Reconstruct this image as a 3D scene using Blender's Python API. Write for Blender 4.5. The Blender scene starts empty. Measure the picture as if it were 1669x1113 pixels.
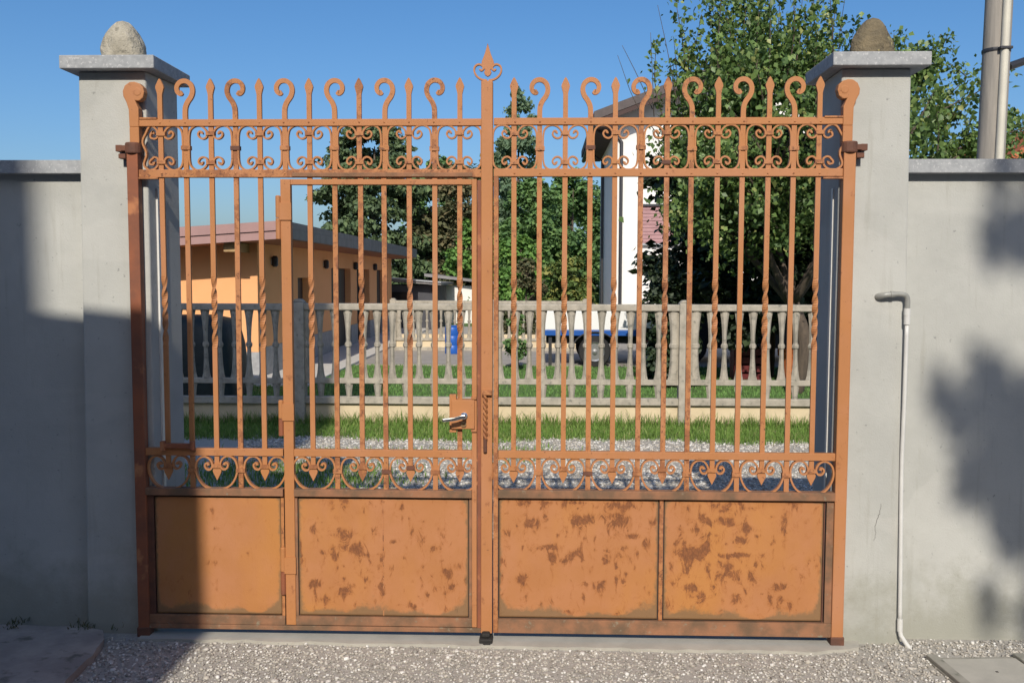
import bpy, math, random
import numpy as np
from mathutils import Matrix, Vector

random.seed(7); RNG = np.random.default_rng(7)
R = math.radians
SC = bpy.context.scene
COL = SC.collection

# ------------------------------------------------------------------ camera
PITCH, YAW, ROLL = R(-3.95), R(1.75), R(0.15)
CAM = Vector((0.0, -4.15, 1.64))
fw = Vector((-math.sin(YAW) * math.cos(PITCH), math.cos(YAW) * math.cos(PITCH), math.sin(PITCH)))
rt0 = Vector((math.cos(YAW), math.sin(YAW), 0)); up0 = rt0.cross(fw)
rt = rt0 * math.cos(ROLL) + up0 * math.sin(ROLL); up = -rt0 * math.sin(ROLL) + up0 * math.cos(ROLL)
cd = bpy.data.cameras.new("camera"); cam = bpy.data.objects.new("camera", cd); COL.objects.link(cam)
cam.matrix_world = Matrix(((rt.x, up.x, -fw.x, CAM.x), (rt.y, up.y, -fw.y, CAM.y), (rt.z, up.z, -fw.z, CAM.z), (0, 0, 0, 1)))
cd.sensor_fit = 'HORIZONTAL'; cd.sensor_width = 36; cd.lens = 1540 * 36 / 1669
cd.clip_start = 0.05; cd.clip_end = 2000
SC.camera = cam

# ------------------------------------------------------------------ sky and sun
SUN_EL, SUN_AZ = R(34.0), R(-0.5)            # azimuth measured from straight behind the camera towards the right
w = bpy.data.worlds.new("World"); SC.world = w; w.use_nodes = True
nt = w.node_tree; nt.nodes.clear()
sky = nt.nodes.new('ShaderNodeTexSky'); sky.sky_type = 'NISHITA'; sky.sun_disc = False
sky.sun_elevation = SUN_EL; sky.sun_rotation = math.pi - SUN_AZ
sky.air_density = 0.95; sky.dust_density = 2.4; sky.ozone_density = 5.0; sky.altitude = 200
bgn = nt.nodes.new('ShaderNodeBackground'); bgn.inputs['Strength'].default_value = 0.128
wo = nt.nodes.new('ShaderNodeOutputWorld')
hsv = nt.nodes.new('ShaderNodeHueSaturation'); hsv.inputs['Saturation'].default_value = 1.18; nt.links.new(sky.outputs[0], hsv.inputs['Color'])
nt.links.new(hsv.outputs[0], bgn.inputs[0]); nt.links.new(bgn.outputs[0], wo.inputs[0])
sl = bpy.data.lights.new("sun", 'SUN'); sl.energy = 4.15; sl.angle = R(0.5); sl.color = (1.0, 0.93, 0.82)
so = bpy.data.objects.new("sun", sl); COL.objects.link(so)
sdir = Vector((math.sin(SUN_AZ) * math.cos(SUN_EL), -math.cos(SUN_AZ) * math.cos(SUN_EL), math.sin(SUN_EL)))
so.rotation_euler = sdir.to_track_quat('Z', 'Y').to_euler(); so.location = (3, -10, 12)
SC.view_settings.view_transform = 'Standard'; SC.view_settings.look = 'None'
SC.view_settings.exposure = 0.0; SC.view_settings.gamma = 1.0
SC.view_settings.use_curve_mapping = False
SC.render.engine = 'CYCLES'
SC.cycles.max_bounces = 6; SC.cycles.transparent_max_bounces = 6
TANEL = math.tan(SUN_EL); TANAZ = math.tan(SUN_AZ)

# ------------------------------------------------------------------ materials
def new_mat(name):
    m = bpy.data.materials.new(name); m.use_nodes = True
    n = m.node_tree; b = n.nodes['Principled BSDF']
    return m, n, b

def node(n, t, **kw):
    x = n.nodes.new(t)
    for k, v in kw.items():
        setattr(x, k, v)
    return x

def noise(n, scale, detail=5, rough=0.55, stretch=None, vec=None, dist=0.0):
    if vec is None:
        vec = node(n, 'ShaderNodeNewGeometry').outputs['Position']
    if stretch:
        mp = node(n, 'ShaderNodeVectorMath', operation='MULTIPLY'); n.links.new(vec, mp.inputs[0]); mp.inputs[1].default_value = stretch
        vec = mp.outputs[0]
    t = node(n, 'ShaderNodeTexNoise'); t.inputs['Scale'].default_value = scale; t.inputs['Detail'].default_value = detail
    t.inputs['Roughness'].default_value = rough; t.inputs['Distortion'].default_value = dist
    n.links.new(vec, t.inputs['Vector'])
    return t.outputs['Fac']

def remap(n, sock, a, b, c=0.0, d=1.0):
    r = node(n, 'ShaderNodeMapRange', interpolation_type='SMOOTHSTEP'); n.links.new(sock, r.inputs[0])
    for i, v in enumerate((a, b, c, d)):
        r.inputs[i + 1].default_value = v
    return r.outputs[0]

def mixc(n, fac, a, b):
    m = node(n, 'ShaderNodeMix', data_type='RGBA')
    if isinstance(fac, float): m.inputs[0].default_value = fac
    else: n.links.new(fac, m.inputs[0])
    for s, v in ((6, a), (7, b)):
        if isinstance(v, (tuple, list)): m.inputs[s].default_value = (*v, 1)
        else: n.links.new(v, m.inputs[s])
    return m.outputs[2]

def math2(n, op, a, b):
    m = node(n, 'ShaderNodeMath', operation=op)
    for i, v in enumerate((a, b)):
        if isinstance(v, (int, float)): m.inputs[i].default_value = v
        else: n.links.new(v, m.inputs[i])
    return m.outputs[0]

def bump(n, b, sock, strength=0.3, dist=0.005):
    bp = node(n, 'ShaderNodeBump'); bp.inputs['Strength'].default_value = strength; bp.inputs['Distance'].default_value = dist
    n.links.new(sock, bp.inputs['Height']); n.links.new(bp.outputs[0], b.inputs['Normal'])

def sepz(n):
    g = node(n, 'ShaderNodeNewGeometry'); s = node(n, 'ShaderNodeSeparateXYZ'); n.links.new(g.outputs['Position'], s.inputs[0])
    return s.outputs

MATS = {}
def simple(name, c1, c2=None, rough=0.8, scale=4.0, bscale=60, bstr=0.2, bdist=0.004, metal=0.0, c3=None, s3=25, t3=(0.6, 0.7), stretch=None):
    m, n, b = new_mat(name); b.inputs['Roughness'].default_value = rough; b.inputs['Metallic'].default_value = metal
    if c2 is None:
        b.inputs['Base Color'].default_value = (*c1, 1)
    else:
        c = mixc(n, remap(n, noise(n, scale, 6, 0.6, stretch), 0.3, 0.7), c1, c2)
        if c3: c = mixc(n, remap(n, noise(n, s3, 4, 0.6), *t3), c, c3)
        n.links.new(c, b.inputs['Base Color'])
    if bstr: bump(n, b, noise(n, bscale, 4, 0.65), bstr, bdist)
    MATS[name] = m
    return m

def make_stucco():
    m, n, b = new_mat('grey_stucco'); b.inputs['Roughness'].default_value = 0.93
    c = mixc(n, remap(n, noise(n, 1.7, 6, 0.65), 0.32, 0.7), (0.41, 0.41, 0.38), (0.485, 0.485, 0.45))
    c = mixc(n, remap(n, noise(n, 9, 5, 0.7), 0.58, 0.78, 0, 0.35), c, (0.36, 0.355, 0.33))
    c = mixc(n, remap(n, noise(n, 3.2, 7, 0.75, (1.6, 1.6, 0.45)), 0.6, 0.74, 0, 0.30), c, (0.40, 0.385, 0.34))
    c = mixc(n, remap(n, noise(n, 42, 3, 0.6), 0.68, 0.74, 0, 0.75), c, (0.24, 0.24, 0.23))
    c = mixc(n, remap(n, noise(n, 6, 9, 0.8, dist=0.8), 0.60, 0.68, 0, 0.28), c, (0.33, 0.32, 0.285))
    c = mixc(n, remap(n, noise(n, 14, 6, 0.7, (1.5, 1.5, 0.10)), 0.54, 0.70, 0, 0.42), c, (0.345, 0.335, 0.29))
    c = mixc(n, remap(n, noise(n, 0.9, 3, 0.5, (1, 1, 1.8), dist=1.2), 0.56, 0.60, 0, 0.22), c, (0.56, 0.55, 0.51))
    z = sepz(n)[2]                                        # splashed dirt and algae low on the render, ragged upper edge
    low = math2(n, 'SUBTRACT', math2(n, 'MULTIPLY', noise(n, 4.5, 6, 0.7), 0.95), z)
    c = mixc(n, remap(n, low, 0.05, 0.45, 0, 0.62), c, (0.27, 0.265, 0.205))
    n.links.new(c, b.inputs['Base Color'])
    h = math2(n, 'ADD', noise(n, 130, 4, 0.7), math2(n, 'MULTIPLY', noise(n, 6, 4, 0.6, (1, 1, 1.6), dist=0.5), 1.6))
    bump(n, b, h, 0.26, 0.006)
    MATS['stucco'] = m
make_stucco()

def make_paint(name, panel=False, extra=0.0):
    m, n, b = new_mat(name)
    c = mixc(n, remap(n, noise(n, 5, 5, 0.6), 0.35, 0.68), (0.425, 0.175, 0.060), (0.455, 0.193, 0.080))
    c = mixc(n, remap(n, noise(n, 2.3, 4, 0.6, (1, 1, 0.5)), 0.45, 0.7, 0, 0.8), c, (0.475, 0.200, 0.048) if panel else (0.46, 0.188, 0.058))
    if panel:
        at = node(n, 'ShaderNodeAttribute', attribute_name='rust')
        f1 = noise(n, 24, 10, 0.78, (1, 1, 0.58), dist=0.7); f2 = noise(n, 120, 5, 0.75, (1, 1, 0.6))
        run = noise(n, 60, 3, 0.6, (1, 1, 0.06))
        D = math2(n, 'ADD', at.outputs['Fac'], math2(n, 'MULTIPLY', math2(n, 'SUBTRACT', run, 0.5), 0.25))
        s = math2(n, 'ADD', math2(n, 'SUBTRACT', f1, 0.642), math2(n, 'MULTIPLY', D, 0.285))
        halo = remap(n, s, -0.085, 0.03, 0, 0.6); core = remap(n, s, 0.0, 0.05, 0, 0.84)
        c = mixc(n, halo, c, (0.36, 0.125, 0.03))
        c = mixc(n, core, c, mixc(n, remap(n, f2, 0.4, 0.62), (0.135, 0.048, 0.019), (0.25, 0.088, 0.029)))
        dt = node(n, 'ShaderNodeAttribute', attribute_name='dirt_shade')
        dd = math2(n, 'ADD', dt.outputs['Fac'], math2(n, 'MULTIPLY', math2(n, 'SUBTRACT', noise(n, 26, 6, 0.7), 0.5), 1.1))
        c = mixc(n, remap(n, dd, 0.30, 0.66, 0, 0.8), c, (0.19, 0.12, 0.058))
        b.inputs['Roughness'].default_value = 0.72
        bump(n, b, math2(n, 'ADD', math2(n, 'MULTIPLY', core, -0.6), math2(n, 'ADD', f2, math2(n, 'MULTIPLY', noise(n, 6, 3, 0.5), 2.0))), 0.35, 0.003)
    else:
        f1 = math2(n, 'ADD', math2(n, 'MULTIPLY', noise(n, 13, 9, 0.78), 0.8), math2(n, 'MULTIPLY', noise(n, 40, 4, 0.7, (1, 1, 0.12)), 0.2))
        c = mixc(n, remap(n, noise(n, 1.3, 5, 0.6), 0.5, 0.7, 0, 0.5), c, (0.475, 0.222, 0.122))
        c = mixc(n, remap(n, f1, 0.575 - extra * 0.7, 0.63 - extra * 0.7, 0, 0.75), c, (0.25, 0.088, 0.033))
        c = mixc(n, remap(n, noise(n, 55, 4, 0.7), 0.66 - extra * 0.6, 0.72 - extra * 0.6, 0, 0.85), c, (0.13, 0.05, 0.025))
        b.inputs['Roughness'].default_value = 0.66
        bump(n, b, noise(n, 70, 4, 0.7), 0.25, 0.0015)
    n.links.new(c, b.inputs['Base Color'])
    MATS[name] = m
make_paint('paint'); make_paint('paint_panel', True); make_paint('paint_worn', False, 0.13); make_paint('paint_aged', False, 0.06)
simple('rail_dirty', (0.33, 0.15, 0.075), (0.145, 0.09, 0.052), 0.8, 9, 60, 0.3, 0.003, c3=(0.25, 0.20, 0.135), s3=34, t3=(0.60, 0.74))
simple('rust_brown', (0.17, 0.065, 0.035), (0.10, 0.045, 0.03), 0.75, 14, 90, 0.4, 0.002)
simple('old_red_paint', (0.30, 0.095, 0.04), (0.19, 0.07, 0.038), 0.7, 6, 80, 0.3, 0.002, c3=(0.45, 0.18, 0.075), s3=8, t3=(0.56, 0.7))
simple('chrome', (0.75, 0.72, 0.66), None, 0.22, bstr=0, metal=1.0)
simple('dull_brass', (0.45, 0.30, 0.15), None, 0.45, bstr=0, metal=0.6)
simple('granite', (0.39, 0.40, 0.405), (0.29, 0.30, 0.31), 0.75, 30, 140, 0.25, 0.002, c3=(0.50, 0.50, 0.50), s3=80, t3=(0.56, 0.66))
simple('boulder_pale', (0.50, 0.46, 0.37), (0.33, 0.30, 0.235), 0.9, 9, 34, 0.9, 0.02, c3=(0.25, 0.23, 0.18), s3=16, t3=(0.56, 0.7))
simple('boulder_lichen', (0.22, 0.175, 0.105), (0.12, 0.10, 0.065), 0.95, 14, 40, 0.9, 0.02, c3=(0.44, 0.37, 0.16), s3=14, t3=(0.60, 0.68))
simple('concrete', (0.44, 0.415, 0.355), (0.37, 0.35, 0.30), 0.9, 7, 90, 0.3, 0.003)
simple('apron_concrete', (0.44, 0.375, 0.32), (0.30, 0.26, 0.225), 0.92, 6, 50, 0.7, 0.008, c3=(0.16, 0.145, 0.115), s3=9, t3=(0.58, 0.72))
simple('old_concrete', (0.33, 0.31, 0.26), (0.25, 0.24, 0.20), 0.92, 9, 60, 0.5, 0.004, c3=(0.17, 0.17, 0.13), s3=18, t3=(0.58, 0.72))
simple('fence_concrete', (0.44, 0.395, 0.32), (0.31, 0.28, 0.225), 0.9, 10, 70, 0.4, 0.004, c3=(0.19, 0.185, 0.155), s3=20, t3=(0.58, 0.74))
simple('cream_plaster', (0.66, 0.54, 0.36), (0.58, 0.47, 0.31), 0.9, 5, 60, 0.2, 0.003)
simple('shed_orange', (0.88, 0.43, 0.19), (0.85, 0.41, 0.175), 0.9, 2, 50, 0.15, 0.003)
simple('fascia', (0.38, 0.225, 0.205), (0.33, 0.195, 0.18), 0.6, 3, 40, 0.1, 0.003)
simple('roof_sheet', (0.23, 0.215, 0.21), (0.17, 0.16, 0.155), 0.6, 4, 30, 0.2, 0.004)
simple('soffit_wood', (0.34, 0.125, 0.055), (0.27, 0.10, 0.045), 0.7, 6, 40, 0.2, 0.003)
simple('beam_wood', (0.42, 0.28, 0.13), (0.36, 0.23, 0.10), 0.7, 9, 40, 0.2, 0.003)
simple('plinth_stone', (0.40, 0.40, 0.39), (0.30, 0.30, 0.30), 0.9, 12, 40, 0.5, 0.006)
simple('dark_opening', (0.045, 0.035, 0.035), (0.03, 0.025, 0.025), 0.5, 3, bstr=0)
simple('dark_metal', (0.05, 0.05, 0.055), None, 0.45, bstr=0, metal=0.4)
simple('dark_grey_wall', (0.07, 0.07, 0.08), (0.055, 0.055, 0.062), 0.8, 3, bstr=0.1)
simple('white_wall', (0.80, 0.78, 0.74), (0.75, 0.73, 0.69), 0.9, 1.5, 40, 0.1, 0.003)
simple('pink_shutter', (0.42, 0.24, 0.24), (0.36, 0.20, 0.20), 0.7, 5, bstr=0.1)
simple('brown_roof', (0.105, 0.085, 0.08), (0.085, 0.07, 0.066), 0.8, 5, 20, 0.3, 0.01)
simple('dark_soffit', (0.06, 0.035, 0.03), None, 0.8, bstr=0)
simple('red_tile', (0.50, 0.16, 0.065), (0.38, 0.11, 0.05), 0.8, 6, 40, 0.2, 0.004)
simple('pole_wood', (0.35, 0.315, 0.27), (0.26, 0.24, 0.21), 0.9, 6, 40, 0.5, 0.004, stretch=(6, 6, 0.35))
simple('cream_pipe', (0.62, 0.585, 0.48), (0.56, 0.53, 0.44), 0.5, 5, bstr=0.05)
simple('white_pvc', (0.70, 0.69, 0.65), (0.62, 0.61, 0.58), 0.4, 9, bstr=0.05)
simple('grey_pvc', (0.33, 0.33, 0.30), (0.25, 0.25, 0.23), 0.35, 20, bstr=0.1)
simple('tarp', (0.012, 0.022, 0.02), (0.008, 0.016, 0.015), 0.6, 6, 14, 0.6, 0.02)
simple('blue_plastic', (0.015, 0.10, 0.42), None, 0.4, bstr=0)
simple('blue_paint', (0.015, 0.09, 0.36), None, 0.35, bstr=0)
simple('white_paint', (0.78, 0.78, 0.77), None, 0.4, bstr=0)
simple('tyre', (0.02, 0.02, 0.021), None, 0.85, bstr=0)
simple('steel_rim', (0.40, 0.40, 0.41), None, 0.35, bstr=0, metal=0.8)
simple('car_dark', (0.03, 0.033, 0.04), None, 0.25, bstr=0)
simple('glass_dark', (0.015, 0.018, 0.02), None, 0.08, bstr=0)
simple('red_plastic', (0.12, 0.012, 0.012), None, 0.5, bstr=0)
simple('clay', (0.50, 0.13, 0.025), (0.42, 0.10, 0.02), 0.8, 10, bstr=0.1)
simple('bark', (0.12, 0.09, 0.065), (0.075, 0.058, 0.045), 0.95, 10, 30, 0.8, 0.01, stretch=(3, 3, 0.6))
simple('bark_light', (0.26, 0.20, 0.14), (0.17, 0.13, 0.095), 0.95, 10, 30, 0.8, 0.01, stretch=(3, 3, 0.6))
simple('drive_gravel', (0.44, 0.41, 0.36), (0.34, 0.32, 0.28), 0.95, 40, 90, 0.6, 0.012, c3=(0.58, 0.56, 0.52), s3=70, t3=(0.56, 0.68))
simple('yard_paving', (0.36, 0.33, 0.29), (0.31, 0.285, 0.25), 0.95, 3, 50, 0.3, 0.004)
simple('lawn', (0.08, 0.15, 0.035), (0.10, 0.18, 0.04), 1.0, 3, 50, 0.8, 0.02, c3=(0.13, 0.15, 0.05), s3=5, t3=(0.6, 0.72))
simple('brown_plaster', (0.42, 0.36, 0.28), (0.38, 0.32, 0.25), 0.9, 2, bstr=0.1)
simple('street_plaster', (0.20, 0.17, 0.14), (0.17, 0.145, 0.12), 0.9, 2, bstr=0.1)
simple('patio_pale', (0.62, 0.59, 0.53), (0.56, 0.53, 0.48), 0.9, 4, 60, 0.2, 0.003)
simple('black_rubber', (0.02, 0.018, 0.016), None, 0.8, bstr=0)

def make_island(name, stops, rough=0.9, transl=0.0):
    m, n, b = new_mat(name); b.inputs['Roughness'].default_value = rough
    g = node(n, 'ShaderNodeNewGeometry'); r = node(n, 'ShaderNodeValToRGB'); n.links.new(g.outputs['Random Per Island'], r.inputs[0])
    e = r.color_ramp.elements
    while len(e) < len(stops): e.new(0.5)
    for i, (p, c) in enumerate(stops):
        e[i].position = p; e[i].color = (*c, 1)
    n.links.new(r.outputs[0], b.inputs['Base Color'])
    if transl:
        t = node(n, 'ShaderNodeBsdfTranslucent'); n.links.new(mixc(n, 0.35, r.outputs[0], (0.16, 0.24, 0.02)), t.inputs[0])
        x = node(n, 'ShaderNodeMixShader'); x.inputs[0].default_value = transl
        o = n.nodes['Material Output']
        n.links.new(b.outputs[0], x.inputs[1]); n.links.new(t.outputs[0], x.inputs[2]); n.links.new(x.outputs[0], o.inputs[0])
    MATS[name] = m
make_island('stones', [(0, (0.23, 0.21, 0.185)), (0.35, (0.42, 0.39, 0.34)), (0.62, (0.49, 0.445, 0.375)), (0.85, (0.58, 0.55, 0.50)), (1, (0.78, 0.76, 0.71))])
make_island('fruit_leaf', [(0, (0.070, 0.126, 0.039)), (0.5, (0.126, 0.210, 0.059)), (0.9, (0.210, 0.308, 0.084)), (1, (0.364, 0.378, 0.126))], 0.5, 0.28)
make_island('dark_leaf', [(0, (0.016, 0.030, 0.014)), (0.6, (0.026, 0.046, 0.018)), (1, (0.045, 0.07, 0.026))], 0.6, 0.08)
make_island('conifer_leaf', [(0, (0.052, 0.083, 0.037)), (0.6, (0.083, 0.129, 0.052)), (1, (0.139, 0.195, 0.075))], 0.7, 0.1)
make_island('mid_leaf', [(0, (0.068, 0.136, 0.043)), (0.6, (0.116, 0.222, 0.066)), (1, (0.194, 0.320, 0.098))], 0.7, 0.2)
make_island('pale_leaf', [(0, (0.09, 0.15, 0.085)), (0.6, (0.14, 0.22, 0.12)), (1, (0.21, 0.29, 0.16))], 0.7, 0.3)
make_island('bright_leaf', [(0, (0.079, 0.177, 0.036)), (0.6, (0.133, 0.275, 0.053)), (1, (0.222, 0.371, 0.079))], 0.7, 0.25)
make_island('autumn_leaf', [(0, (0.06, 0.07, 0.032)), (0.6, (0.11, 0.115, 0.05)), (1, (0.20, 0.15, 0.075))], 0.8, 0.15)
make_island('yellow_leaf', [(0, (0.078, 0.133, 0.031)), (0.6, (0.140, 0.203, 0.047)), (1, (0.328, 0.312, 0.078))], 0.7, 0.2)
make_island('grass', [(0, (0.121, 0.215, 0.040)), (0.6, (0.188, 0.322, 0.061)), (0.9, (0.242, 0.362, 0.081)), (1, (0.456, 0.416, 0.201))], 0.9, 0.3)
make_island('lawn_grass', [(0, (0.106, 0.210, 0.053)), (0.7, (0.150, 0.300, 0.074)), (1, (0.226, 0.360, 0.106))], 0.9, 0.2)

# ------------------------------------------------------------------ mesh helpers
class MB:
    def __init__(self): self.v = []; self.f = []
    def add(self, vs, fs):
        o = len(self.v); self.v += [tuple(p) for p in vs]; self.f += [tuple(i + o for i in q) for q in fs]; return self
    def box(self, x0, x1, y0, y1, z0, z1):
        return self.add([(x0, y0, z0), (x1, y0, z0), (x1, y1, z0), (x0, y1, z0), (x0, y0, z1), (x1, y0, z1), (x1, y1, z1), (x0, y1, z1)],
                        [(0, 3, 2, 1), (4, 5, 6, 7), (0, 1, 5, 4), (1, 2, 6, 5), (2, 3, 7, 6), (3, 0, 4, 7)])
    def prism(self, poly, y0, y1):                       # polygon in XZ, counter-clockwise seen from -Y
        n = len(poly)
        if sum(poly[i][0] * poly[(i + 1) % n][1] - poly[(i + 1) % n][0] * poly[i][1] for i in range(n)) < 0: poly = poly[::-1]
        vs = [(x, y0, z) for x, z in poly] + [(x, y1, z) for x, z in poly]
        return self.add(vs, [tuple(range(n)), tuple(range(2 * n - 1, n - 1, -1))] + [(i, i + n, (i + 1) % n + n, (i + 1) % n) for i in range(n)])
    def ribbon(self, pts, w, y0, y1):                    # flat bar bent in the XZ plane
        pts = np.array(pts, float); n = len(pts)
        t = np.gradient(pts, axis=0); t /= np.linalg.norm(t, axis=1)[:, None] + 1e-9
        nn = np.stack([-t[:, 1], t[:, 0]], 1); ww = np.broadcast_to(np.array(w, float), (n,))[:, None] / 2
        a = pts + nn * ww; c = pts - nn * ww
        vs = []
        for i in range(n):
            vs += [(a[i, 0], y0, a[i, 1]), (c[i, 0], y0, c[i, 1]), (c[i, 0], y1, c[i, 1]), (a[i, 0], y1, a[i, 1])]
        fs = [(0, 3, 2, 1), (4 * n - 4, 4 * n - 3, 4 * n - 2, 4 * n - 1)]
        for i in range(n - 1):
            for k in range(4):
                fs.append((4 * i + k, 4 * i + (k + 1) % 4, 4 * i + 4 + (k + 1) % 4, 4 * i + 4 + k))
        return self.add(vs, fs)
    def tube(self, pts, r, seg=10, caps=True):
        pts = [Vector(p) for p in pts]; n = len(pts); rr = r if isinstance(r, (list, tuple)) else [r] * n
        vs = []; ref = Vector((0.3, 0.9, 0.2))
        for i, p in enumerate(pts):
            t = (pts[min(i + 1, n - 1)] - pts[max(i - 1, 0)]).normalized()
            a = t.cross(ref); a = (a if a.length > 0.05 else t.cross(Vector((1, 0, 0)))).normalized(); c = t.cross(a)
            vs += [p + (a * math.cos(2 * math.pi * k / seg) + c * math.sin(2 * math.pi * k / seg)) * rr[i] for k in range(seg)]
        fs = [(i * seg + k, i * seg + (k + 1) % seg, (i + 1) * seg + (k + 1) % seg, (i + 1) * seg + k) for i in range(n - 1) for k in range(seg)]
        if caps: fs += [tuple(range(seg - 1, -1, -1)), tuple((n - 1) * seg + k for k in range(seg))]
        return self.add(vs, fs)
    def lathe(self, prof, c=(0, 0, 0), axis='z', seg=20):
        vs = []
        for r, h in prof:
            for k in range(seg):
                a = 2 * math.pi * k / seg; u, q = r * math.cos(a), r * math.sin(a)
                vs.append((c[0] + u, c[1] + q, c[2] + h) if axis == 'z' else ((c[0] + u, c[1] - h, c[2] + q) if axis == 'y' else (c[0] + h, c[1] + u, c[2] + q)))
        n = len(prof)
        fs = [(i * seg + k, i * seg + (k + 1) % seg, (i + 1) * seg + (k + 1) % seg, (i + 1) * seg + k) for i in range(n - 1) for k in range(seg)]
        fs += [tuple(range(seg - 1, -1, -1)), tuple((n - 1) * seg + k for k in range(seg))]
        return self.add(vs, fs)
    def mesh(self, name, mat, smooth=False):
        m = bpy.data.meshes.new(name); m.from_pydata(self.v, [], self.f); m.update()
        m.materials.append(MATS[mat])
        if smooth: m.shade_smooth()
        return m
    def build(self, name, mat, parent=None, loc=None, bevel=0, smooth=False):
        return place(name, self.mesh(name, mat, smooth), parent, loc, bevel)

def place(name, mesh, parent=None, loc=None, bevel=0):
    o = bpy.data.objects.new(name, mesh); COL.objects.link(o)
    if parent: o.parent = parent
    if loc: o.location = loc
    if bevel:
        b = o.modifiers.new('bevel', 'BEVEL'); b.width = bevel; b.segments = 2; b.limit_method = 'ANGLE'; b.angle_limit = R(40)
    return o

def tag(o, label=None, cat=None, group=None, kind=None):
    for k, v in (('label', label), ('category', cat), ('group', group), ('kind', kind)):
        if v: o[k] = v
    return o

def empty(name, loc=(0, 0, 0)):
    o = bpy.data.objects.new(name, None); COL.objects.link(o); o.location = loc; o.empty_display_size = 0.1
    return o

def thing(name, label, cat, loc=(0, 0, 0), group=None):
    return tag(empty(name, loc), label, cat, group)

def copy_tree(o, parent=None):
    c = o.copy(); COL.objects.link(c); c.parent = parent
    for ch in list(o.children): copy_tree(ch, c)
    return c

def spline(pts, sub=5):                                  # Catmull-Rom
    p = [np.array(q, float) for q in pts]; p = [2 * p[0] - p[1]] + p + [2 * p[-1] - p[-2]]; out = []
    for i in range(1, len(p) - 2):
        for k in range(sub):
            t = k / sub
            out.append(0.5 * ((2 * p[i]) + (-p[i - 1] + p[i + 1]) * t + (2 * p[i - 1] - 5 * p[i] + 4 * p[i + 1] - p[i + 2]) * t * t + (-p[i - 1] + 3 * p[i] - 3 * p[i + 1] + p[i + 2]) * t ** 3))
    out.append(p[-2]); return np.array(out)

def np_mesh(name, V, F, mat):                            # V (n,3), F (m,k) uniform faces
    m = bpy.data.meshes.new(name); k = F.shape[1]
    m.vertices.add(len(V)); m.vertices.foreach_set('co', np.ascontiguousarray(V, dtype=np.float32).ravel())
    m.loops.add(F.size); m.loops.foreach_set('vertex_index', np.ascontiguousarray(F, dtype=np.int32).ravel())
    m.polygons.add(len(F)); m.polygons.foreach_set('loop_start', np.arange(0, F.size, k, dtype=np.int32))
    m.update(calc_edges=True); m.validate(); m.materials.append(MATS[mat])
    return m

# ------------------------------------------------------------------ ground
tag(MB().box(-300, 300, -300, 300, -0.5, 0).build('ground', 'drive_gravel'), kind='structure')
tag(MB().box(-14, 14, 6.35, 12.9, -0.1, 0.012).build('lawn', 'lawn'), kind='structure')
tag(MB().box(-14, -3.42, 9.6, 26, -0.1, 0.05).build('patio', 'patio_pale', bevel=0.01), kind='structure')
tag(MB().box(-3.38, 12, 12.95, 21, -0.1, 0.008).build('yard', 'yard_paving'), kind='structure')
tag(MB().box(-3.3, 1.02, 13.0, 13.08, -0.05, 0.03).build('kerb', 'old_concrete'), kind='structure')
tag(MB().box(-60, 60, 26.5, 120, -0.1, 0.006).build('meadow', 'lawn'), kind='structure')
# threshold under the gate and the concrete apron on the left
def rough_slab(name, poly, z1, mat, jit=0.012, step=0.06):
    pts = []
    for i in range(len(poly)):
        a, b2 = np.array(poly[i]), np.array(poly[(i + 1) % len(poly)]); k = max(1, int(np.linalg.norm(b2 - a) / step))
        for j in range(k):
            q = a + (b2 - a) * j / k; pts.append((q[0] + random.uniform(-jit, jit), q[1] + random.uniform(-jit, jit)))
    n = len(pts); b = MB()
    b.add([(x, y, z1) for x, y in pts] + [(x, y, -0.1) for x, y in pts], [tuple(range(n))] + [((i + 1) % n, i, i + n, (i + 1) % n + n) for i in range(n)])
    return tag(b.build(name, mat), kind='structure')
rough_slab('threshold', [(-1.80, -0.055), (0.3, -0.095), (1.2, -0.10), (1.42, -0.04), (1.46, 0.2), (1.3, 0.42), (-1.78, 0.42)], 0.014, 'concrete')
rough_slab('apron', [(-4.5, -3.0), (-1.83, -3.0), (-1.86, -0.9), (-1.885, -0.42), (-1.92, -0.12), (-1.98, -0.02), (-2.1, 0.02), (-4.5, 0.06)], 0.035, 'apron_concrete', 0.008)

# ------------------------------------------------------------------ gate
GL0, GR0, SP = -1.668, -0.117, 0.1092
XL = [GL0 + i * SP for i in range(13)]; XR = [GR0 + i * SP for i in range(13)]
ZT1, ZT0, ZS1, ZS0, ZM1, ZM0, ZP1, ZP0, ZB1, ZB0 = 2.320, 2.290, 2.102, 2.068, 0.869, 0.836, 0.690, 0.658, 0.105, 0.045
Y0, Y1 = -0.006, 0.006

CH = [(.0955, 0), (.0955, .03), (.0945, .055), (.089, .077), (.075, .091), (.056, .0962), (.036, .091), (.021, .078), (.0145, .062), (.018, .047), (.032, .0395), (.047, .045), (.0545, .058), (.050, .069), (.0425, .0715), (.0375, .066), (.039, .061)]
def c_scroll_mesh(scale_u=1.0, wavy=False):
    half = [(u * scale_u if u > 0.056 else u * (0.55 + 0.45 * scale_u), v) for u, v in CH]
    pts = [(u, -v) for u, v in half[::-1]][:-1] + half
    pts = spline(pts, 4)
    if wavy: pts[:, 0] += np.where(pts[:, 0] > 0.05 * scale_u, 0.008 * np.sin(pts[:, 1] * 60), 0)
    wd = np.full(len(pts), 0.0075); wd[:5] = [0.013, 0.013, 0.012, 0.010, 0.009]; wd[-5:] = wd[:5][::-1]
    return MB().ribbon(pts, wd, -0.009, 0.009).mesh('scroll', 'paint')
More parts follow.
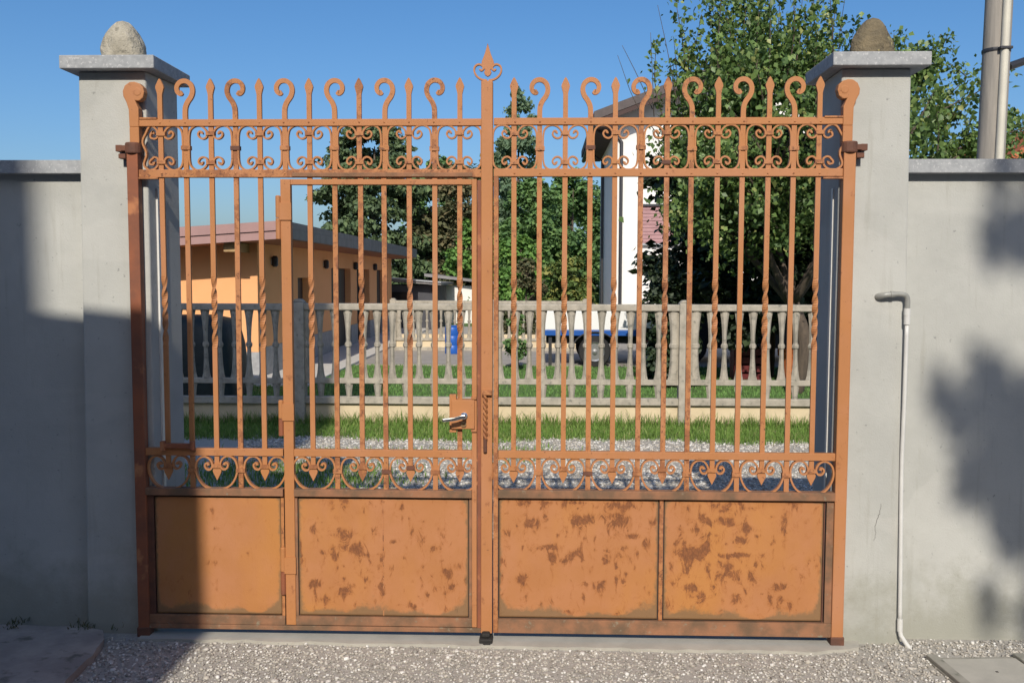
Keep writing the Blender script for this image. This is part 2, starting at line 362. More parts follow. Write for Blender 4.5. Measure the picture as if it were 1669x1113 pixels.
HS = [(0, -.150), (.035, -.145), (.066, -.126), (.087, -.092), (.0945, -.058), (.089, -.025), (.073, -.006), (.052, 0), (.033, -.008), (.0195, -.028), (.019, -.046), (.029, -.059), (.044, -.057), (.0525, -.042), (.047, -.031), (.0385, -.031), (.036, -.040)]
def horseshoe_mesh():
    pts = [(-u, v) for u, v in HS[::-1]][:-1] + HS
    pts = spline(pts, 4); wd = np.full(len(pts), 0.008); wd[:5] = [0.013, 0.013, 0.012, 0.010, 0.009]; wd[-5:] = wd[:5][::-1]
    return MB().ribbon(pts, wd, -0.009, 0.009).mesh('scroll', 'paint')
SCROLL = c_scroll_mesh(); SCROLL_M = SCROLL.copy()
def mirror_mesh(m):
    c = m.copy(); c.transform(Matrix.Scale(-1, 4, (1, 0, 0))); c.flip_normals(); return c
SCROLL_M = mirror_mesh(SCROLL)
SCROLL_END = mirror_mesh(c_scroll_mesh(0.78, True)); SCROLL_END_R = c_scroll_mesh(0.98, True); SHOE = horseshoe_mesh()
COLLAR_S = MB().box(-.019, .019, -.0125, .0125, -.0085, .0085).mesh('collar', 'paint_worn')
COLLAR_P = MB().box(-.0205, .0205, -.0125, .0125, -.009, .009).mesh('collar', 'paint_worn')
COLLAR_S2, COLLAR_P2 = COLLAR_S.copy(), COLLAR_P.copy()
for m_ in (COLLAR_S2, COLLAR_P2): m_.materials[0] = MATS['rust_brown']
RIVET = MB().lathe([(.0042, 0), (.0042, .002), (.002, .003)], axis='y', seg=8).mesh('rivet', 'paint_worn')

def spear_top(): return [(.0105, 0), (.0105, .105), (.0125, .115), (.0185, .137), (.0165, .146), (.006, .168), (0, .176), (-.006, .168), (-.0165, .146), (-.0185, .137), (-.0125, .115), (-.0105, .105), (-.0105, 0)]
def spear_down(): return [(-.0105, 0), (-.0105, -.050), (-.014, -.054), (-.0195, -.068), (-.017, -.078), (0, -.112), (.017, -.078), (.0195, -.068), (.014, -.054), (.0105, -.050), (.0105, 0)]
QM = [(0, 0), (0, .03), (.0025, .053), (.012, .075), (.028, .098), (.0345, .1225), (.029, .1465), (.014, .161), (-.003, .165), (-.0215, .159), (-.034, .1415), (-.033, .121), (-.021, .111), (-.0105, .117)]
def twisted(mb, z0, z1, turns, hw=.0112, hd=.0068, steps=30):
    vs = []; fs = []
    for i in range(steps + 1):
        t = i / steps; e = t * t * (3 - 2 * t) * 0.3 + t * 0.7; a = e * turns * 2 * math.pi; c, s = math.cos(a), math.sin(a)
        for x, y in ((-hw, -hd), (hw, -hd), (hw, hd), (-hw, hd)): vs.append((x * c - y * s, x * s + y * c, z0 + (z1 - z0) * t))
    for i in range(steps):
        for k in range(4): fs.append((4 * i + k, 4 * i + (k + 1) % 4, 4 * i + 4 + (k + 1) % 4, 4 * i + 4 + k))
    fs += [(3, 2, 1, 0), tuple(4 * steps + k for k in range(4))]
    mb.add(vs, fs)
ZTW0, ZTW1 = 1.32, 1.635
def bar_mesh(kind, flip, lower, upper, zbot, mat='paint'):
    """kind spear/scroll; lower: with the part below the scroll band; upper: with crest"""
    b = MB(); top = ZS0 if not upper else ZT1
    if lower:
        if kind == 'spear':
            b.box(-.0108, .0108, Y0, Y1, ZTW1, top); twisted(b, ZTW0, ZTW1, 1.5); b.box(-.0108, .0108, Y0, Y1, ZM0, ZTW0)
            b.prism([(x, ZM0 + z) for x, z in spear_down()], Y0, Y1)
        else: b.box(-.0108, .0108, Y0, Y1, zbot, top)
    else: b.box(-.0108, .0108, Y0, Y1, ZS0, top)
    if upper:
        if kind == 'spear': b.prism([(x, ZT1 + z) for x, z in spear_top()], Y0 - .001, Y1 + .001)
        else:
            p = spline(QM, 5); wd = np.interp(np.linspace(0, 1, len(p)), [0, .3, .6, .85, .96, 1], [.0215, .021, .020, .019, .0235, .017])
            if flip: p[:, 0] *= -1
            b.ribbon([(x, ZT1 + z) for x, z in p], wd, Y0 - .001, Y1 + .001)
    return b.mesh('bar', mat)
BM = {}
def bar(parent, x, kind, flip=False, lower=True, upper=True, zbot=ZP0 + .01):
    k = (kind, flip, lower, upper, round(zbot, 3), random.choice(('paint', 'paint', 'paint_aged', 'paint_worn')))
    if k not in BM: BM[k] = bar_mesh(*k)
    o = place('bar', BM[k], parent, (x + random.uniform(-.0012, .0012), 0, 0)); o.rotation_euler.y = random.uniform(-.0012, .0012)
    return o
ZBC = (ZT0 + ZS1) / 2
def rail(parent, x0, x1, z0, z1, name='rail', mat='paint', y0=-.013, y1=.013):
    return MB().box(x0, x1, y0, y1, z0, z1).build(name, mat, parent, bevel=.002)
def crest(parent, xs, left):
    for i, x in enumerate(xs):
        sp = i % 2 == 0
        if sp:
            e0 = left and i == 0; e1 = (not left) and i == 12
            place('scroll', SCROLL_END if e0 else SCROLL_M, parent, (x, random.uniform(-.003, .001), ZBC))
            place('scroll', SCROLL_END_R if e1 else SCROLL, parent, (x, random.uniform(-.003, .001), ZBC))
            for s in (1, -1): place('collar', random.choice((COLLAR_S,) * 5 + (COLLAR_S2,)), parent, (x, 0, ZBC + s * (.062 + random.uniform(-.002, .002))))
        else: place('collar', random.choice((COLLAR_P,) * 5 + (COLLAR_P2,)), parent, (x, 0, ZBC + random.uniform(-.006, .001)))
        for z in ((ZT0 + ZT1) / 2, (ZS0 + ZS1) / 2): place('rivet', RIVET, parent, (x + random.uniform(-.002, .002), -.013, z))
def shoes(parent, xs, idx):
    for i in idx:
        if i % 2 == 0:
            sh_ = place('scroll', SHOE, parent, (xs[i] + random.uniform(-.002, .002), random.uniform(-.003, .002), ZM0 - .003)); sh_.rotation_euler.y = random.uniform(-.035, .035); place('collar', random.choice((COLLAR_S,) * 5 + (COLLAR_S2,)), parent, (xs[i], 0, ZM0 - .047))
        else: place('collar', random.choice((COLLAR_P,) * 5 + (COLLAR_P2,)), parent, (xs[i], 0, ZM0 - .066))

RUST = {}
def panel(parent, x0, x1, z0, z1, blobs, seed, base=0.0):
    """sheet with a rust field stored on its vertices; blobs are (x, z, rx, rz, strength)"""
    nx = int((x1 - x0) / .008); nz = int((z1 - z0) / .008); r = np.random.default_rng(seed)
    gx = np.linspace(x0, x1, nx + 1); gz = np.linspace(z0, z1, nz + 1); X, Z = np.meshgrid(gx, gz)
    f = np.full_like(X, base); lo = sum(np.sin(X * a + b) * np.sin(Z * c + e) for a, b, c, e in r.uniform(4, 26, (6, 4))) / 6; f = f + .16 * lo * (base > 0)
    if base > 0:
        for k in range(26):
            c0 = blobs[r.integers(len(blobs))]; blobs = blobs + [(c0[0] + r.normal() * .05, c0[1] + r.normal() * .05, r.uniform(.004, .011), r.uniform(.004, .016), r.uniform(.5, .85))]
        for k in range(10): blobs = blobs + [(r.uniform(x0, x1), z1 - r.uniform(0, .03), r.uniform(.006, .02), r.uniform(.01, .03), r.uniform(.5, .8))]
    for bx, bz, rx, rz, s in blobs:
        rx *= 1.4; rz *= 1.4; f = np.maximum(f, s * np.exp(-(((X - bx) / rx) ** 2 + ((Z - bz) / rz) ** 2)))
        dz = np.clip(bz - Z, 0, None); f = np.maximum(f, .62 * s * np.exp(-((X - bx) / (rx * .55)) ** 2 - dz / (rz * 5)) * (Z < bz))
    edge = np.minimum(np.minimum(X - x0, x1 - X), np.minimum(Z - z0, (z1 - Z) * 1.4))
    d = 1.05 * np.exp(-(Z - z0) / (.030 + .016 * np.sin(X * 13 + seed) + .012 * np.sin(X * 31))) + .7 * np.exp(-np.minimum(X - x0, x1 - X) / .016) + .7 * np.exp(-(z1 - Z) / .010) + .35 * np.exp(-(Z - z0) / .05) * np.exp(-np.minimum(X - x0, x1 - X) / .12)  # bottom grime, plus the rail's shadow line darkened into the top edge
    Yw = .0025 * np.sin(X * 9 + seed) * np.sin(Z * 11) * np.clip(edge / .05, 0, 1)
    V = np.stack([X, Yw, Z], -1).reshape(-1, 3)
    i = (np.arange(nz)[:, None] * (nx + 1) + np.arange(nx)[None]).ravel(); F = np.stack([i, i + 1, i + nx + 2, i + nx + 1], 1)
    m = np_mesh('panel', V, F, 'paint_panel')
    for nm, a in (('rust', f), ('dirt_shade', d)):
        at = m.attributes.new(nm, 'FLOAT', 'POINT'); at.data.foreach_set('value', a.ravel().astype(np.float32))
    MB().box(x0 - .011, x1 + .011, .0035, .0055, z0 - .008, z1 + .007).build('gap_shade', 'dark_opening', parent)  # dark sheet added so the gaps round the panel look shaded
    o = place('panel', m, parent, (0, -.002, 0)); s = o.modifiers.new('thick', 'SOLIDIFY'); s.thickness = .003; s.offset = 1
    m.shade_smooth()
    return o
# rust patches on the four sheets: x, z, half-width, half-height in metres, strength
DOOR = [
    (-0.883, 0.487, 0.0403, 0.0222, 0.9), (-0.83, 0.42, 0.0343, 0.0242, 1), (-0.915, 0.385, 0.0262, 0.0222, 0.9), (-0.974, 0.401, 0.0202, 0.0141, 0.8), (-1.006, 0.501, 0.0222, 0.0161, 0.55), (-0.928, 0.559, 0.0504, 0.0141, 0.5), (-0.765, 0.391, 0.0323, 0.0121, 0.65), (-0.812, 0.303, 0.0141, 0.0161, 0.65),
    (-0.907, 0.33, 0.0121, 0.0141, 0.7), (-1.009, 0.255, 0.0262, 0.0181, 0.85), (-0.875, 0.219, 0.0242, 0.0181, 0.75), (-0.839, 0.25, 0.0161, 0.0121, 0.7), (-0.775, 0.277, 0.0161, 0.0141, 0.7), (-0.963, 0.183, 0.0242, 0.0181, 0.75), (-0.706, 0.348, 0.0091, 0.0605, 0.62), (-0.707, 0.228, 0.0121, 0.0403, 0.62),
    (-0.652, 0.451, 0.0222, 0.0101, 0.65), (-0.529, 0.483, 0.0181, 0.0403, 0.6), (-0.442, 0.445, 0.0141, 0.0403, 0.68), (-0.483, 0.422, 0.0141, 0.0161, 0.7), (-0.417, 0.312, 0.0222, 0.0262, 0.95), (-0.37, 0.342, 0.0161, 0.0181, 0.8), (-0.391, 0.246, 0.0121, 0.0181, 0.8), (-0.422, 0.22, 0.0081, 0.0101, 0.7),
    (-0.483, 0.286, 0.0091, 0.0262, 0.6), (-0.568, 0.164, 0.0202, 0.0161, 0.7), (-1.078, 0.422, 0.0131, 0.0555, 0.8), (-0.668, 0.332, 0.0101, 0.0141, 0.6), (-0.587, 0.563, 0.0081, 0.0081, 0.6), (-0.523, 0.545, 0.0091, 0.0081, 0.75), (-0.784, 0.602, 0.0222, 0.0302, 0.5), (-0.401, 0.143, 0.0262, 0.0121, 0.6),
    (-0.829, 0.16, 0.0121, 0.0121, 0.6), (-0.869, 0.611, 0.0121, 0.0101, 0.6), (-0.749, 0.504, 0.0121, 0.0403, 0.5), (-0.985, 0.538, 0.0141, 0.0081, 0.6), (-0.314, 0.509, 0.0081, 0.0181, 0.6)]
RPA = [
    (-0.035, 0.545, 0.0605, 0.0242, 0.72), (0.18, 0.56, 0.0423, 0.0262, 1), (0.042, 0.436, 0.0403, 0.0141, 0.95), (0.054, 0.389, 0.0222, 0.0262, 0.8), (0.141, 0.4, 0.0161, 0.0242, 0.85), (0.113, 0.372, 0.0242, 0.0121, 0.65), (0.196, 0.473, 0.0161, 0.0141, 0.7), (0.19, 0.406, 0.0081, 0.0403, 0.65),
    (0.296, 0.389, 0.0151, 0.0262, 0.8), (0.341, 0.351, 0.0081, 0.0181, 0.8), (0.342, 0.286, 0.0081, 0.0222, 0.8), (0.374, 0.283, 0.0121, 0.0161, 0.7), (0.272, 0.256, 0.0161, 0.0262, 0.8), (-0.082, 0.287, 0.0202, 0.0222, 0.9), (-0.196, 0.396, 0.0161, 0.0161, 0.95), (-0.168, 0.37, 0.0181, 0.0202, 0.75),
    (-0.186, 0.292, 0.0121, 0.0907, 0.6), (-0.15, 0.494, 0.0222, 0.0161, 0.65), (0.346, 0.562, 0.0484, 0.0464, 0.72), (0.416, 0.488, 0.0323, 0.0121, 0.8), (0.475, 0.456, 0.0161, 0.0242, 0.65), (0.368, 0.434, 0.0181, 0.0121, 0.7), (0.294, 0.567, 0.0302, 0.0202, 0.6), (0.498, 0.557, 0.0181, 0.0242, 0.6),
    (-0.057, 0.198, 0.0081, 0.0181, 0.6), (0.198, 0.216, 0.0081, 0.0161, 0.6), (0.45, 0.184, 0.0101, 0.0141, 0.6), (0.349, 0.624, 0.0605, 0.0181, 0.7), (0.103, 0.621, 0.0202, 0.0302, 0.6), (0.021, 0.574, 0.0081, 0.0081, 0.7), (0.077, 0.49, 0.0081, 0.0081, 0.6), (0.205, 0.271, 0.0081, 0.0081, 0.6),
    (0.03, 0.636, 0.0605, 0.0081, 0.6), (0.162, 0.637, 0.0403, 0.0081, 0.7), (0.074, 0.141, 0.0706, 0.0121, 0.55), (0.427, 0.414, 0.0121, 0.0262, 0.6)]
RPB = [
    (0.651, 0.416, 0.0444, 0.0343, 1), (0.711, 0.405, 0.0202, 0.0222, 0.85), (0.628, 0.459, 0.0302, 0.0161, 0.75), (0.727, 0.559, 0.0403, 0.0262, 0.75), (0.687, 0.52, 0.0242, 0.0141, 0.65), (0.811, 0.608, 0.0262, 0.0121, 0.85), (0.822, 0.557, 0.0302, 0.0161, 0.85), (0.739, 0.446, 0.0222, 0.0262, 0.8),
    (0.828, 0.406, 0.0363, 0.0141, 0.85), (0.751, 0.33, 0.0121, 0.0302, 0.65), (0.774, 0.261, 0.0141, 0.0202, 0.7), (0.673, 0.262, 0.0242, 0.0222, 0.7), (0.725, 0.205, 0.0242, 0.0343, 0.65), (0.592, 0.275, 0.0081, 0.0101, 0.7), (0.621, 0.507, 0.0181, 0.0262, 0.65), (0.589, 0.359, 0.0081, 0.0222, 0.6),
    (0.62, 0.302, 0.0101, 0.0141, 0.6), (0.651, 0.632, 0.0403, 0.0141, 0.65), (0.802, 0.315, 0.0202, 0.0302, 0.62), (0.561, 0.177, 0.0141, 0.0302, 0.65), (0.811, 0.562, 0.0403, 0.0202, 0.75), (0.857, 0.547, 0.0403, 0.0141, 0.75), (0.912, 0.53, 0.0302, 0.0202, 0.8), (0.869, 0.41, 0.0565, 0.0091, 0.95),
    (0.825, 0.359, 0.0302, 0.0302, 0.7), (0.871, 0.316, 0.0302, 0.0302, 0.65), (0.946, 0.317, 0.0161, 0.0302, 0.6), (0.893, 0.471, 0.0403, 0.0161, 0.62), (0.98, 0.408, 0.0181, 0.0141, 0.7), (1.033, 0.478, 0.0091, 0.0202, 0.7), (1.081, 0.585, 0.0141, 0.0504, 0.72), (1.079, 0.493, 0.0101, 0.0605, 0.5),
    (1.026, 0.59, 0.0161, 0.0101, 0.6), (0.958, 0.496, 0.0141, 0.0081, 0.65), (1.172, 0.562, 0.0091, 0.0091, 0.75), (1.058, 0.264, 0.0383, 0.0181, 0.85), (1.019, 0.194, 0.0121, 0.0262, 0.75), (1.115, 0.182, 0.0121, 0.0181, 0.7), (0.776, 0.263, 0.0101, 0.0242, 0.7), (0.8, 0.621, 0.0302, 0.0181, 0.75),
    (0.878, 0.218, 0.0202, 0.0262, 0.6), (0.918, 0.254, 0.0161, 0.0202, 0.62), (0.92, 0.619, 0.0363, 0.0141, 0.65), (1.221, 0.361, 0.006, 0.006, 0.6), (1.069, 0.215, 0.0121, 0.0202, 0.6)]
FIX = [
    (-1.477, 0.349, 0.0181, 0.0141, 0.55), (-1.44, 0.413, 0.0121, 0.0121, 0.5), (-1.478, 0.59, 0.0161, 0.0101, 0.5), (-1.464, 0.504, 0.0101, 0.0081, 0.5), (-1.587, 0.211, 0.0081, 0.0202, 0.5), (-1.316, 0.393, 0.006, 0.006, 0.6), (-1.321, 0.099, 0.0403, 0.0141, 0.6), (-1.519, 0.096, 0.0262, 0.0101, 0.6)]

# left leaf: hinge stile, fixed section, crest band over the wicket, centre stile
GLF = thing('gate_leaf', 'orange wrought iron gate leaf on the left that frames the small wicket door', 'gate', (-1.79, 0, 0.045), 'leaves of the double gate')
GRT = thing('gate_leaf', 'orange wrought iron gate leaf on the right with two rust-stained sheet panels', 'gate', (1.32, 0, 0.045), 'leaves of the double gate')
WIC = thing('wicket_door', 'small orange iron wicket door with lock and lever handle, left of the centre post', 'door', (-1.12, 0, 0.05))
def local(root):                                         # let children keep world coordinates
    for c in root.children:
        c.location = c.location - root.location
# hinge stiles
for root, xa, xb, sgn, m in ((GLF, -1.818, -1.768, 1, 'old_red_paint'), (GRT, 1.293, 1.345, -1, 'paint')):
    xc = (xa + xb) / 2
    MB().box(xa, xb, -.022, .022, ZB0 - .02, 2.215).build('hinge_stile', m, root, bevel=.004)
    s = sgn
    vol = [(-.021, 0), (-.0225, .075), (-.032, .107), (-.045, .133), (-.047, .155), (-.037, .179), (-.016, .1935), (.005, .195), (.0265, .188), (.0435, .171), (.048, .150), (.0415, .126), (.0265, .1135), (.016, .1125), (.0065, .115), (.0215, .080), (.0205, 0)]
    vb = MB().prism([(xc + s * x + s * .012, 2.285 + z) for x, z in vol], -.020, .020)
    vb.box(xc - .021 + s * .012, xc + .021 + s * .012, -.020, .020, 2.2155, 2.285)
    v = vb.build('volute', 'paint', root, bevel=.003)
    MB().lathe([(.017, 0), (.017, .001), (.014, .0018)], (xc + s * .030, -.020, 2.285 + .152), 'y', 18).build('volute_eye', 'paint', v)
    h = MB().lathe([(.034, -.024), (.036, -.018), (.036, .018), (.034, .024)], (xc, 0, 2.195), 'z', 18)
    h.box(xc - s * .062 - .014, xc - s * .062 + .014, -.014, .05, 2.181, 2.209); h.box(min(xc, xc - s * .05), max(xc, xc - s * .05), -.018, .018, 2.183, 2.207)
    hg = h.build('hinge_collar', 'rust_brown', root, bevel=.002)
    MB().box(xc - s * .045 - .016, xc - s * .045 + .016, -.02, .03, 2.150, 2.170).build('hinge_nut', 'rust_brown', hg, bevel=.002)
    MB().box(xa - .004, xb + .004, -.027, .027, .006, .05).build('pivot_shoe', 'rust_brown', root, bevel=.004)
    MB().box(min(xc, xc + s * .11), max(xc, xc + s * .11), -.017, .017, ZT1, ZT1 + .007).build('tie_strap', 'paint_worn', root)
    MB().box(min(xc, xc + s * .11), max(xc, xc + s * .11), -.017, .017, ZS0 - .007, ZS0).build('tie_strap', 'paint_worn', root)
# centre stile with finial
MB().box(-.262, -.212, -.024, .024, ZB0, 2.478).build('centre_stile', 'paint', GLF, bevel=.003)
FX = -.2345; FZ = 2.478
fin = MB().prism([(FX + x, FZ + z) for x, z in [(0, .163), (.005, .145), (.013, .118), (.026, .085), (.0275, .074), (.018, .056), (.0115, .049), (.0165, .039), (.011, .027), (0, .020), (-.011, .027), (-.0165, .039), (-.0115, .049), (-.018, .056), (-.0275, .074), (-.026, .085), (-.013, .118), (-.005, .145)]], -.007, .007).build('finial', 'paint', GLF, bevel=.002)
RING = spline([(.004, .004), (.03, .010), (.050, .026), (.0585, .047), (.054, .065), (.038, .073), (.0225, .066), (.0195, .053), (.028, .047), (.035, .053)], 5)
for s in (1, -1): MB().ribbon([(FX + s * x, FZ + z) for x, z in RING], .0075, -.009, .009).build('ring_scroll', 'paint', fin)
# rails of the left leaf
rail(GLF, -1.768, -.262, ZT0 - .001, ZT1 - .001); rail(GLF, -1.768, -.262, ZS0, ZS1, 'rail', 'paint_worn')
MB().box(-1.09, -.30, -.0165, .0165, ZS0 + .002, ZS0 + .02).build('lintel_strip', 'rail_dirty', GLF, bevel=.002)
rail(GLF, -1.768, -1.147, ZM0, ZM1); rail(GLF, -1.768, -1.147, ZP0, ZP1, 'panel_rail', 'rail_dirty', -.027, .018)
rail(GLF, -1.768, -.262, ZB0, .066, 'bottom_rail', 'rail_dirty', -.018, .018); rail(GLF, -1.768, -1.147, .0665, .108, 'bottom_rail', 'rail_dirty', -.013, .013)
for i in range(13):
    bar(GLF, XL[i], 'spear' if i % 2 == 0 else 'scroll', i % 4 == 3, lower=i < 5)
crest(GLF, XL, True); shoes(GLF, XL, range(5))
panel(GLF, -1.734, -1.164, .113, .649, FIX, 3)
MB().box(-1.7680, -1.739, -.008, .008, .109, .657).build('panel_frame', 'rust_brown', GLF)
MB().box(-1.161, -1.1475, -.010, .010, .109, .657).build('panel_frame', 'paint_worn', GLF)
lb = MB().box(-1.69, -1.545, -.034, -.014, .872, .893).box(-1.692, -1.672, -.04, -.014, .862, .903).box(-1.560, -1.540, -.036, -.014, .864, .902)
lb.build('bolt_bar', 'old_red_paint', GLF, bevel=.002)
# drop bolt on the centre stile
pts = []; pts2 = []
for k in range(60):
    z = 1.125 - .20 * k / 59; a = k * .42
    pts.append((-.243 + .0055 * math.cos(a), -.034 + .0055 * math.sin(a), z)); pts2.append((-.243 - .0055 * math.cos(a), -.034 - .0055 * math.sin(a), z))
db = MB().tube(pts, .006, 8).tube(pts2, .006, 8).build('drop_bolt', 'paint_worn', GLF)
MB().tube([(-.243, -.034, .93), (-.243, -.034, .868)], .0085, 10).build('bolt_end', 'rust_brown', db)
MB().box(-.257, -.214, -.045, -.024, 1.120, 1.140).build('bolt_bracket', 'paint_worn', db, bevel=.002)
MB().box(-.279, -.263, -.012, .012, .052, 2.055).build('closing_strip', 'old_red_paint', GLF)
# wicket door
rail(WIC, -1.142, -1.098, .0690, 2.060, 'stile', 'paint', -.016, .016); rail(WIC, -.303, -.281, .0690, 2.060, 'stile', 'paint', -.016, .016)
rail(WIC, -1.098, -.303, 2.036, 2.060, 'top_rail', 'paint', -.014, .014); rail(WIC, -1.098, -.303, ZM0, ZM1, 'rail')
rail(WIC, -1.098, -.303, ZP0, ZP1, 'panel_rail', 'rail_dirty', -.027, .018); rail(WIC, -1.098, -.303, .0690, .109, 'bottom_rail', 'rail_dirty', -.015, .015)
for i in range(6, 13): bar(WIC, XL[i], 'spear' if i % 2 == 0 else 'scroll', False, True, False)
shoes(WIC, XL, range(6, 13))
panel(WIC, -1.082, -.320, .113, .649, DOOR, 5, .05)
for xa in (-1.098, -.3155): MB().box(xa, xa + .0115, -.009, .009, .1095, .6575).build('panel_frame', 'rail_dirty', WIC)
MB().box(-.704, -.700, -.0062, -.0045, .113, .648).build('panel_seam', 'paint_worn', WIC)
for z0, z1, m in ((1.80, 1.985, 'paint'), (.93, 1.085, 'old_red_paint'), (.21, .42, 'old_red_paint')):
    zm = (z0 + z1) / 2
    h = MB().lathe([(.0105, zm), (.0115, zm + .003), (.0115, z1), (.008, z1 + .004)], (-1.153, -.014, 0), 'z', 12).build('hinge', 'paint', WIC)
    MB().lathe([(.0115, z0), (.0115, zm - .002)], (-1.153, -.014, 0), 'z', 12).build('hinge_pin', m, h)
    MB().box(-1.150, -1.094, -.022, -.0165, zm - .01, zm + .065).build('hinge_leaf', 'paint', h)
lk = MB().box(-.392, -.290, -.032, .020, .968, 1.097).build('lock_case', 'paint', WIC, bevel=.003)
MB().box(-.402, -.372, -.018, .018, .950, 1.118).build('lock_plate', 'paint', lk, bevel=.002)
for z in (.955, 1.100): MB().box(-.306, -.281, -.026, .01, z, z + .010).build('lock_lug', 'paint_worn', lk)
MB().lathe([(.015, 0), (.015, .008), (.009, .012), (.009, .046)], (-.335, -.032, 1.028), 'y', 16).build('rosette', 'chrome', lk)
hp = spline([(-.328, 1.028), (-.345, 1.0275), (-.372, 1.020), (-.40, 1.016), (-.426, 1.014)], 6)
MB().ribbon(hp, np.linspace(.019, .013, len(hp)), -.088, -.076).build('lever_handle', 'chrome', lk, bevel=.003)
MB().lathe([(.0125, 0), (.0125, .007), (.006, .008), (.005, .002)], (-.338, -.032, .990), 'y', 16).build('keyhole_rose', 'dull_brass', lk)
# right leaf
rail(GRT, -.208, 1.293, ZT0 + .002, ZT1 + .002); rail(GRT, -.208, 1.293, ZS0 + .003, ZS1 + .003); rail(GRT, -.186, 1.293, ZM0, ZM1)
rail(GRT, -.186, 1.293, ZP0 + .002, ZP1 + .006, 'panel_rail', 'rail_dirty', -.027, .018); rail(GRT, -.186, 1.293, ZB0, .108, 'bottom_rail', 'rail_dirty', -.016, .016)
MB().box(-.208, -.1865, -.016, .016, ZB0, ZS0 + .0025).build('stile', 'paint_worn', GRT, bevel=.002)
MB().box(1.262, 1.2925, -.010, .010, .1085, .659).build('panel_frame', 'rail_dirty', GRT); MB().box(1.252, 1.2565, -.005, .005, .1085, .655).build('panel_edge', 'rust_brown', GRT)
for i in range(13): bar(GRT, XR[i], 'spear' if i % 2 == 0 else 'scroll', i % 4 == 3)
crest(GRT, XR, False); shoes(GRT, XR, range(13))
panel(GRT, -.181, .524, .115, .654, RPA, 8, .07); panel(GRT, .552, 1.249, .115, .654, RPB, 11, .10)
MB().box(.529, .547, -.009, .009, .1085, .6595).build('panel_strip', 'paint_worn', GRT, bevel=.002)
for r_ in (GLF, GRT, WIC): local(r_)
gs = thing('gate_stop', 'small black lump of a gate stop under the centre post', 'gate stop', (-.238, -.02, 0))
MB().box(-.030, .030, -.045, .03, .008, .034).box(-.020, .018, -.033, .028, .0345, .056).build('stop_block', 'black_rubber', gs, bevel=.007)
MB().box(-.012, .022, -.060, -.0455, .010, .022).build('stop_tongue', 'black_rubber', gs, bevel=.006)

# ------------------------------------------------------------------ pillars, walls, stones on top
def pillar(lab, xf0, xf1, xb0, xb1, xin, sgn, label):
    p = thing('gate_pillar', label, 'pillar', ((xf0 + xf1) / 2, .18, 0), 'gate pillars')
    b = MB(); yb = .335; flare = .014
    def ring(z, e): return [(xf0 - e * (sgn > 0), .03, z), (xf1 + e * (sgn < 0), .03, z), (xb1 + e * (sgn < 0), yb, z), (xb0 - e * (sgn > 0), yb, z)]
    vs = []
    for z, e in ((-.05, .030), (1.2, .014), (2.535, .0)): vs += ring(z, e)
    b.add(vs, [(i * 4 + k, i * 4 + (k + 1) % 4, i * 4 + 4 + (k + 1) % 4, i * 4 + 4 + k) for i in range(2) for k in range(4)] + [(3, 2, 1, 0), (8, 9, 10, 11)])
    b.build('shaft', 'stucco', p, bevel=.008)
    MB().box(xf0 - .055, xf1 + .062, -.03, .40, 2.5352, 2.593).build('cap', 'granite', p, bevel=.004)
    s = sgn; MB().box(min(xin, xin + s * (.009 if s > 0 else .005)), max(xin, xin + s * (.009 if s > 0 else .005)), .10, .125, .03, 2.03).build('sunlit_strip', 'white_pvc', p)  # white strip put in for the sunlit sliver along the inner face
    for c in p.children: c.location = -p.location
    return p
pillar('l', -2.046, -1.746, -2.046, -1.722, -1.741, 1, 'grey stucco gate pillar on the left, half in shadow, carrying a pale boulder')
pillar('r', 1.290, 1.586, 1.297, 1.586, 1.2915, -1, 'grey stucco gate pillar on the right with a pipe beside it')
def boulder(name, label, c, rx, ry, h, mat, seed, skew, pw=2.4):
    r = np.random.default_rng(seed); b = MB(); seg, rows = 36, 22; vs = []
    ph = r.uniform(0, 6, 8)
    for i in range(rows + 1):
        t = i / rows; z = h * t
        rr = (max(0.0, 1 - t ** pw)) ** .5 * (.96 + .06 * math.sin(t * 5 + ph[0]))
        for k in range(seg):
            a = 2 * math.pi * k / seg
            q = 1 + .06 * math.sin(3 * a + ph[1] + 3 * t) + .035 * math.sin(4 * a - 7 * t + ph[4]) + .03 * math.sin(5 * a + ph[2] - 4 * t) + .02 * math.sin(9 * a + ph[3] + 9 * t) + r.uniform(-.008, .008)
            vs.append((c[0] + rx * rr * q * math.cos(a) + skew * t, c[1] + ry * rr * q * math.sin(a), c[2] + z))
    n = rows + 1
    b.add(vs, [(i * seg + k, i * seg + (k + 1) % seg, (i + 1) * seg + (k + 1) % seg, (i + 1) * seg + k) for i in range(rows) for k in range(seg)] + [tuple(range(seg - 1, -1, -1)), tuple(rows * seg + k for k in range(seg))])
    return tag(b.build(name, mat, smooth=True), label, 'boulder', 'boulders on the pillar caps')
boulder('boulder', 'pale rounded boulder on top of the left gate pillar', (-1.892, .17, 2.590), .098, .085, .200, 'boulder_pale', 4, -.012)
boulder('boulder', 'brown lichen-covered boulder on top of the right gate pillar', (1.452, .17, 2.590), .103, .085, .195, 'boulder_lichen', 9, .012, 1.45)
def wall(x0, x1, label, cx0, cx1):
    o = thing('boundary_wall', label, 'wall', ((x0 + x1) / 2, .2, 0), 'boundary walls')
    MB().box(x0, x1, .10, .31, -.05, 2.092).build('wall_face', 'stucco', o)
    MB().box(cx0, cx1, .05, .36, 2.0922, 2.152).build('coping', 'granite', o, bevel=.003)
    for c in o.children: c.location = -o.location
wall(-5.5, -2.03, 'grey stucco boundary wall at the left edge, mostly in blue shadow', -5.5, -2.052)
wall(1.57, 7.0, 'grey stucco boundary wall on the right with soft tree shadows', 1.592, 7.0)
cr = spline([(1.510, .64), (1.508, .60), (1.498, .575), (1.494, .55), (1.486, .53), (1.492, .50), (1.487, .47)], 4)
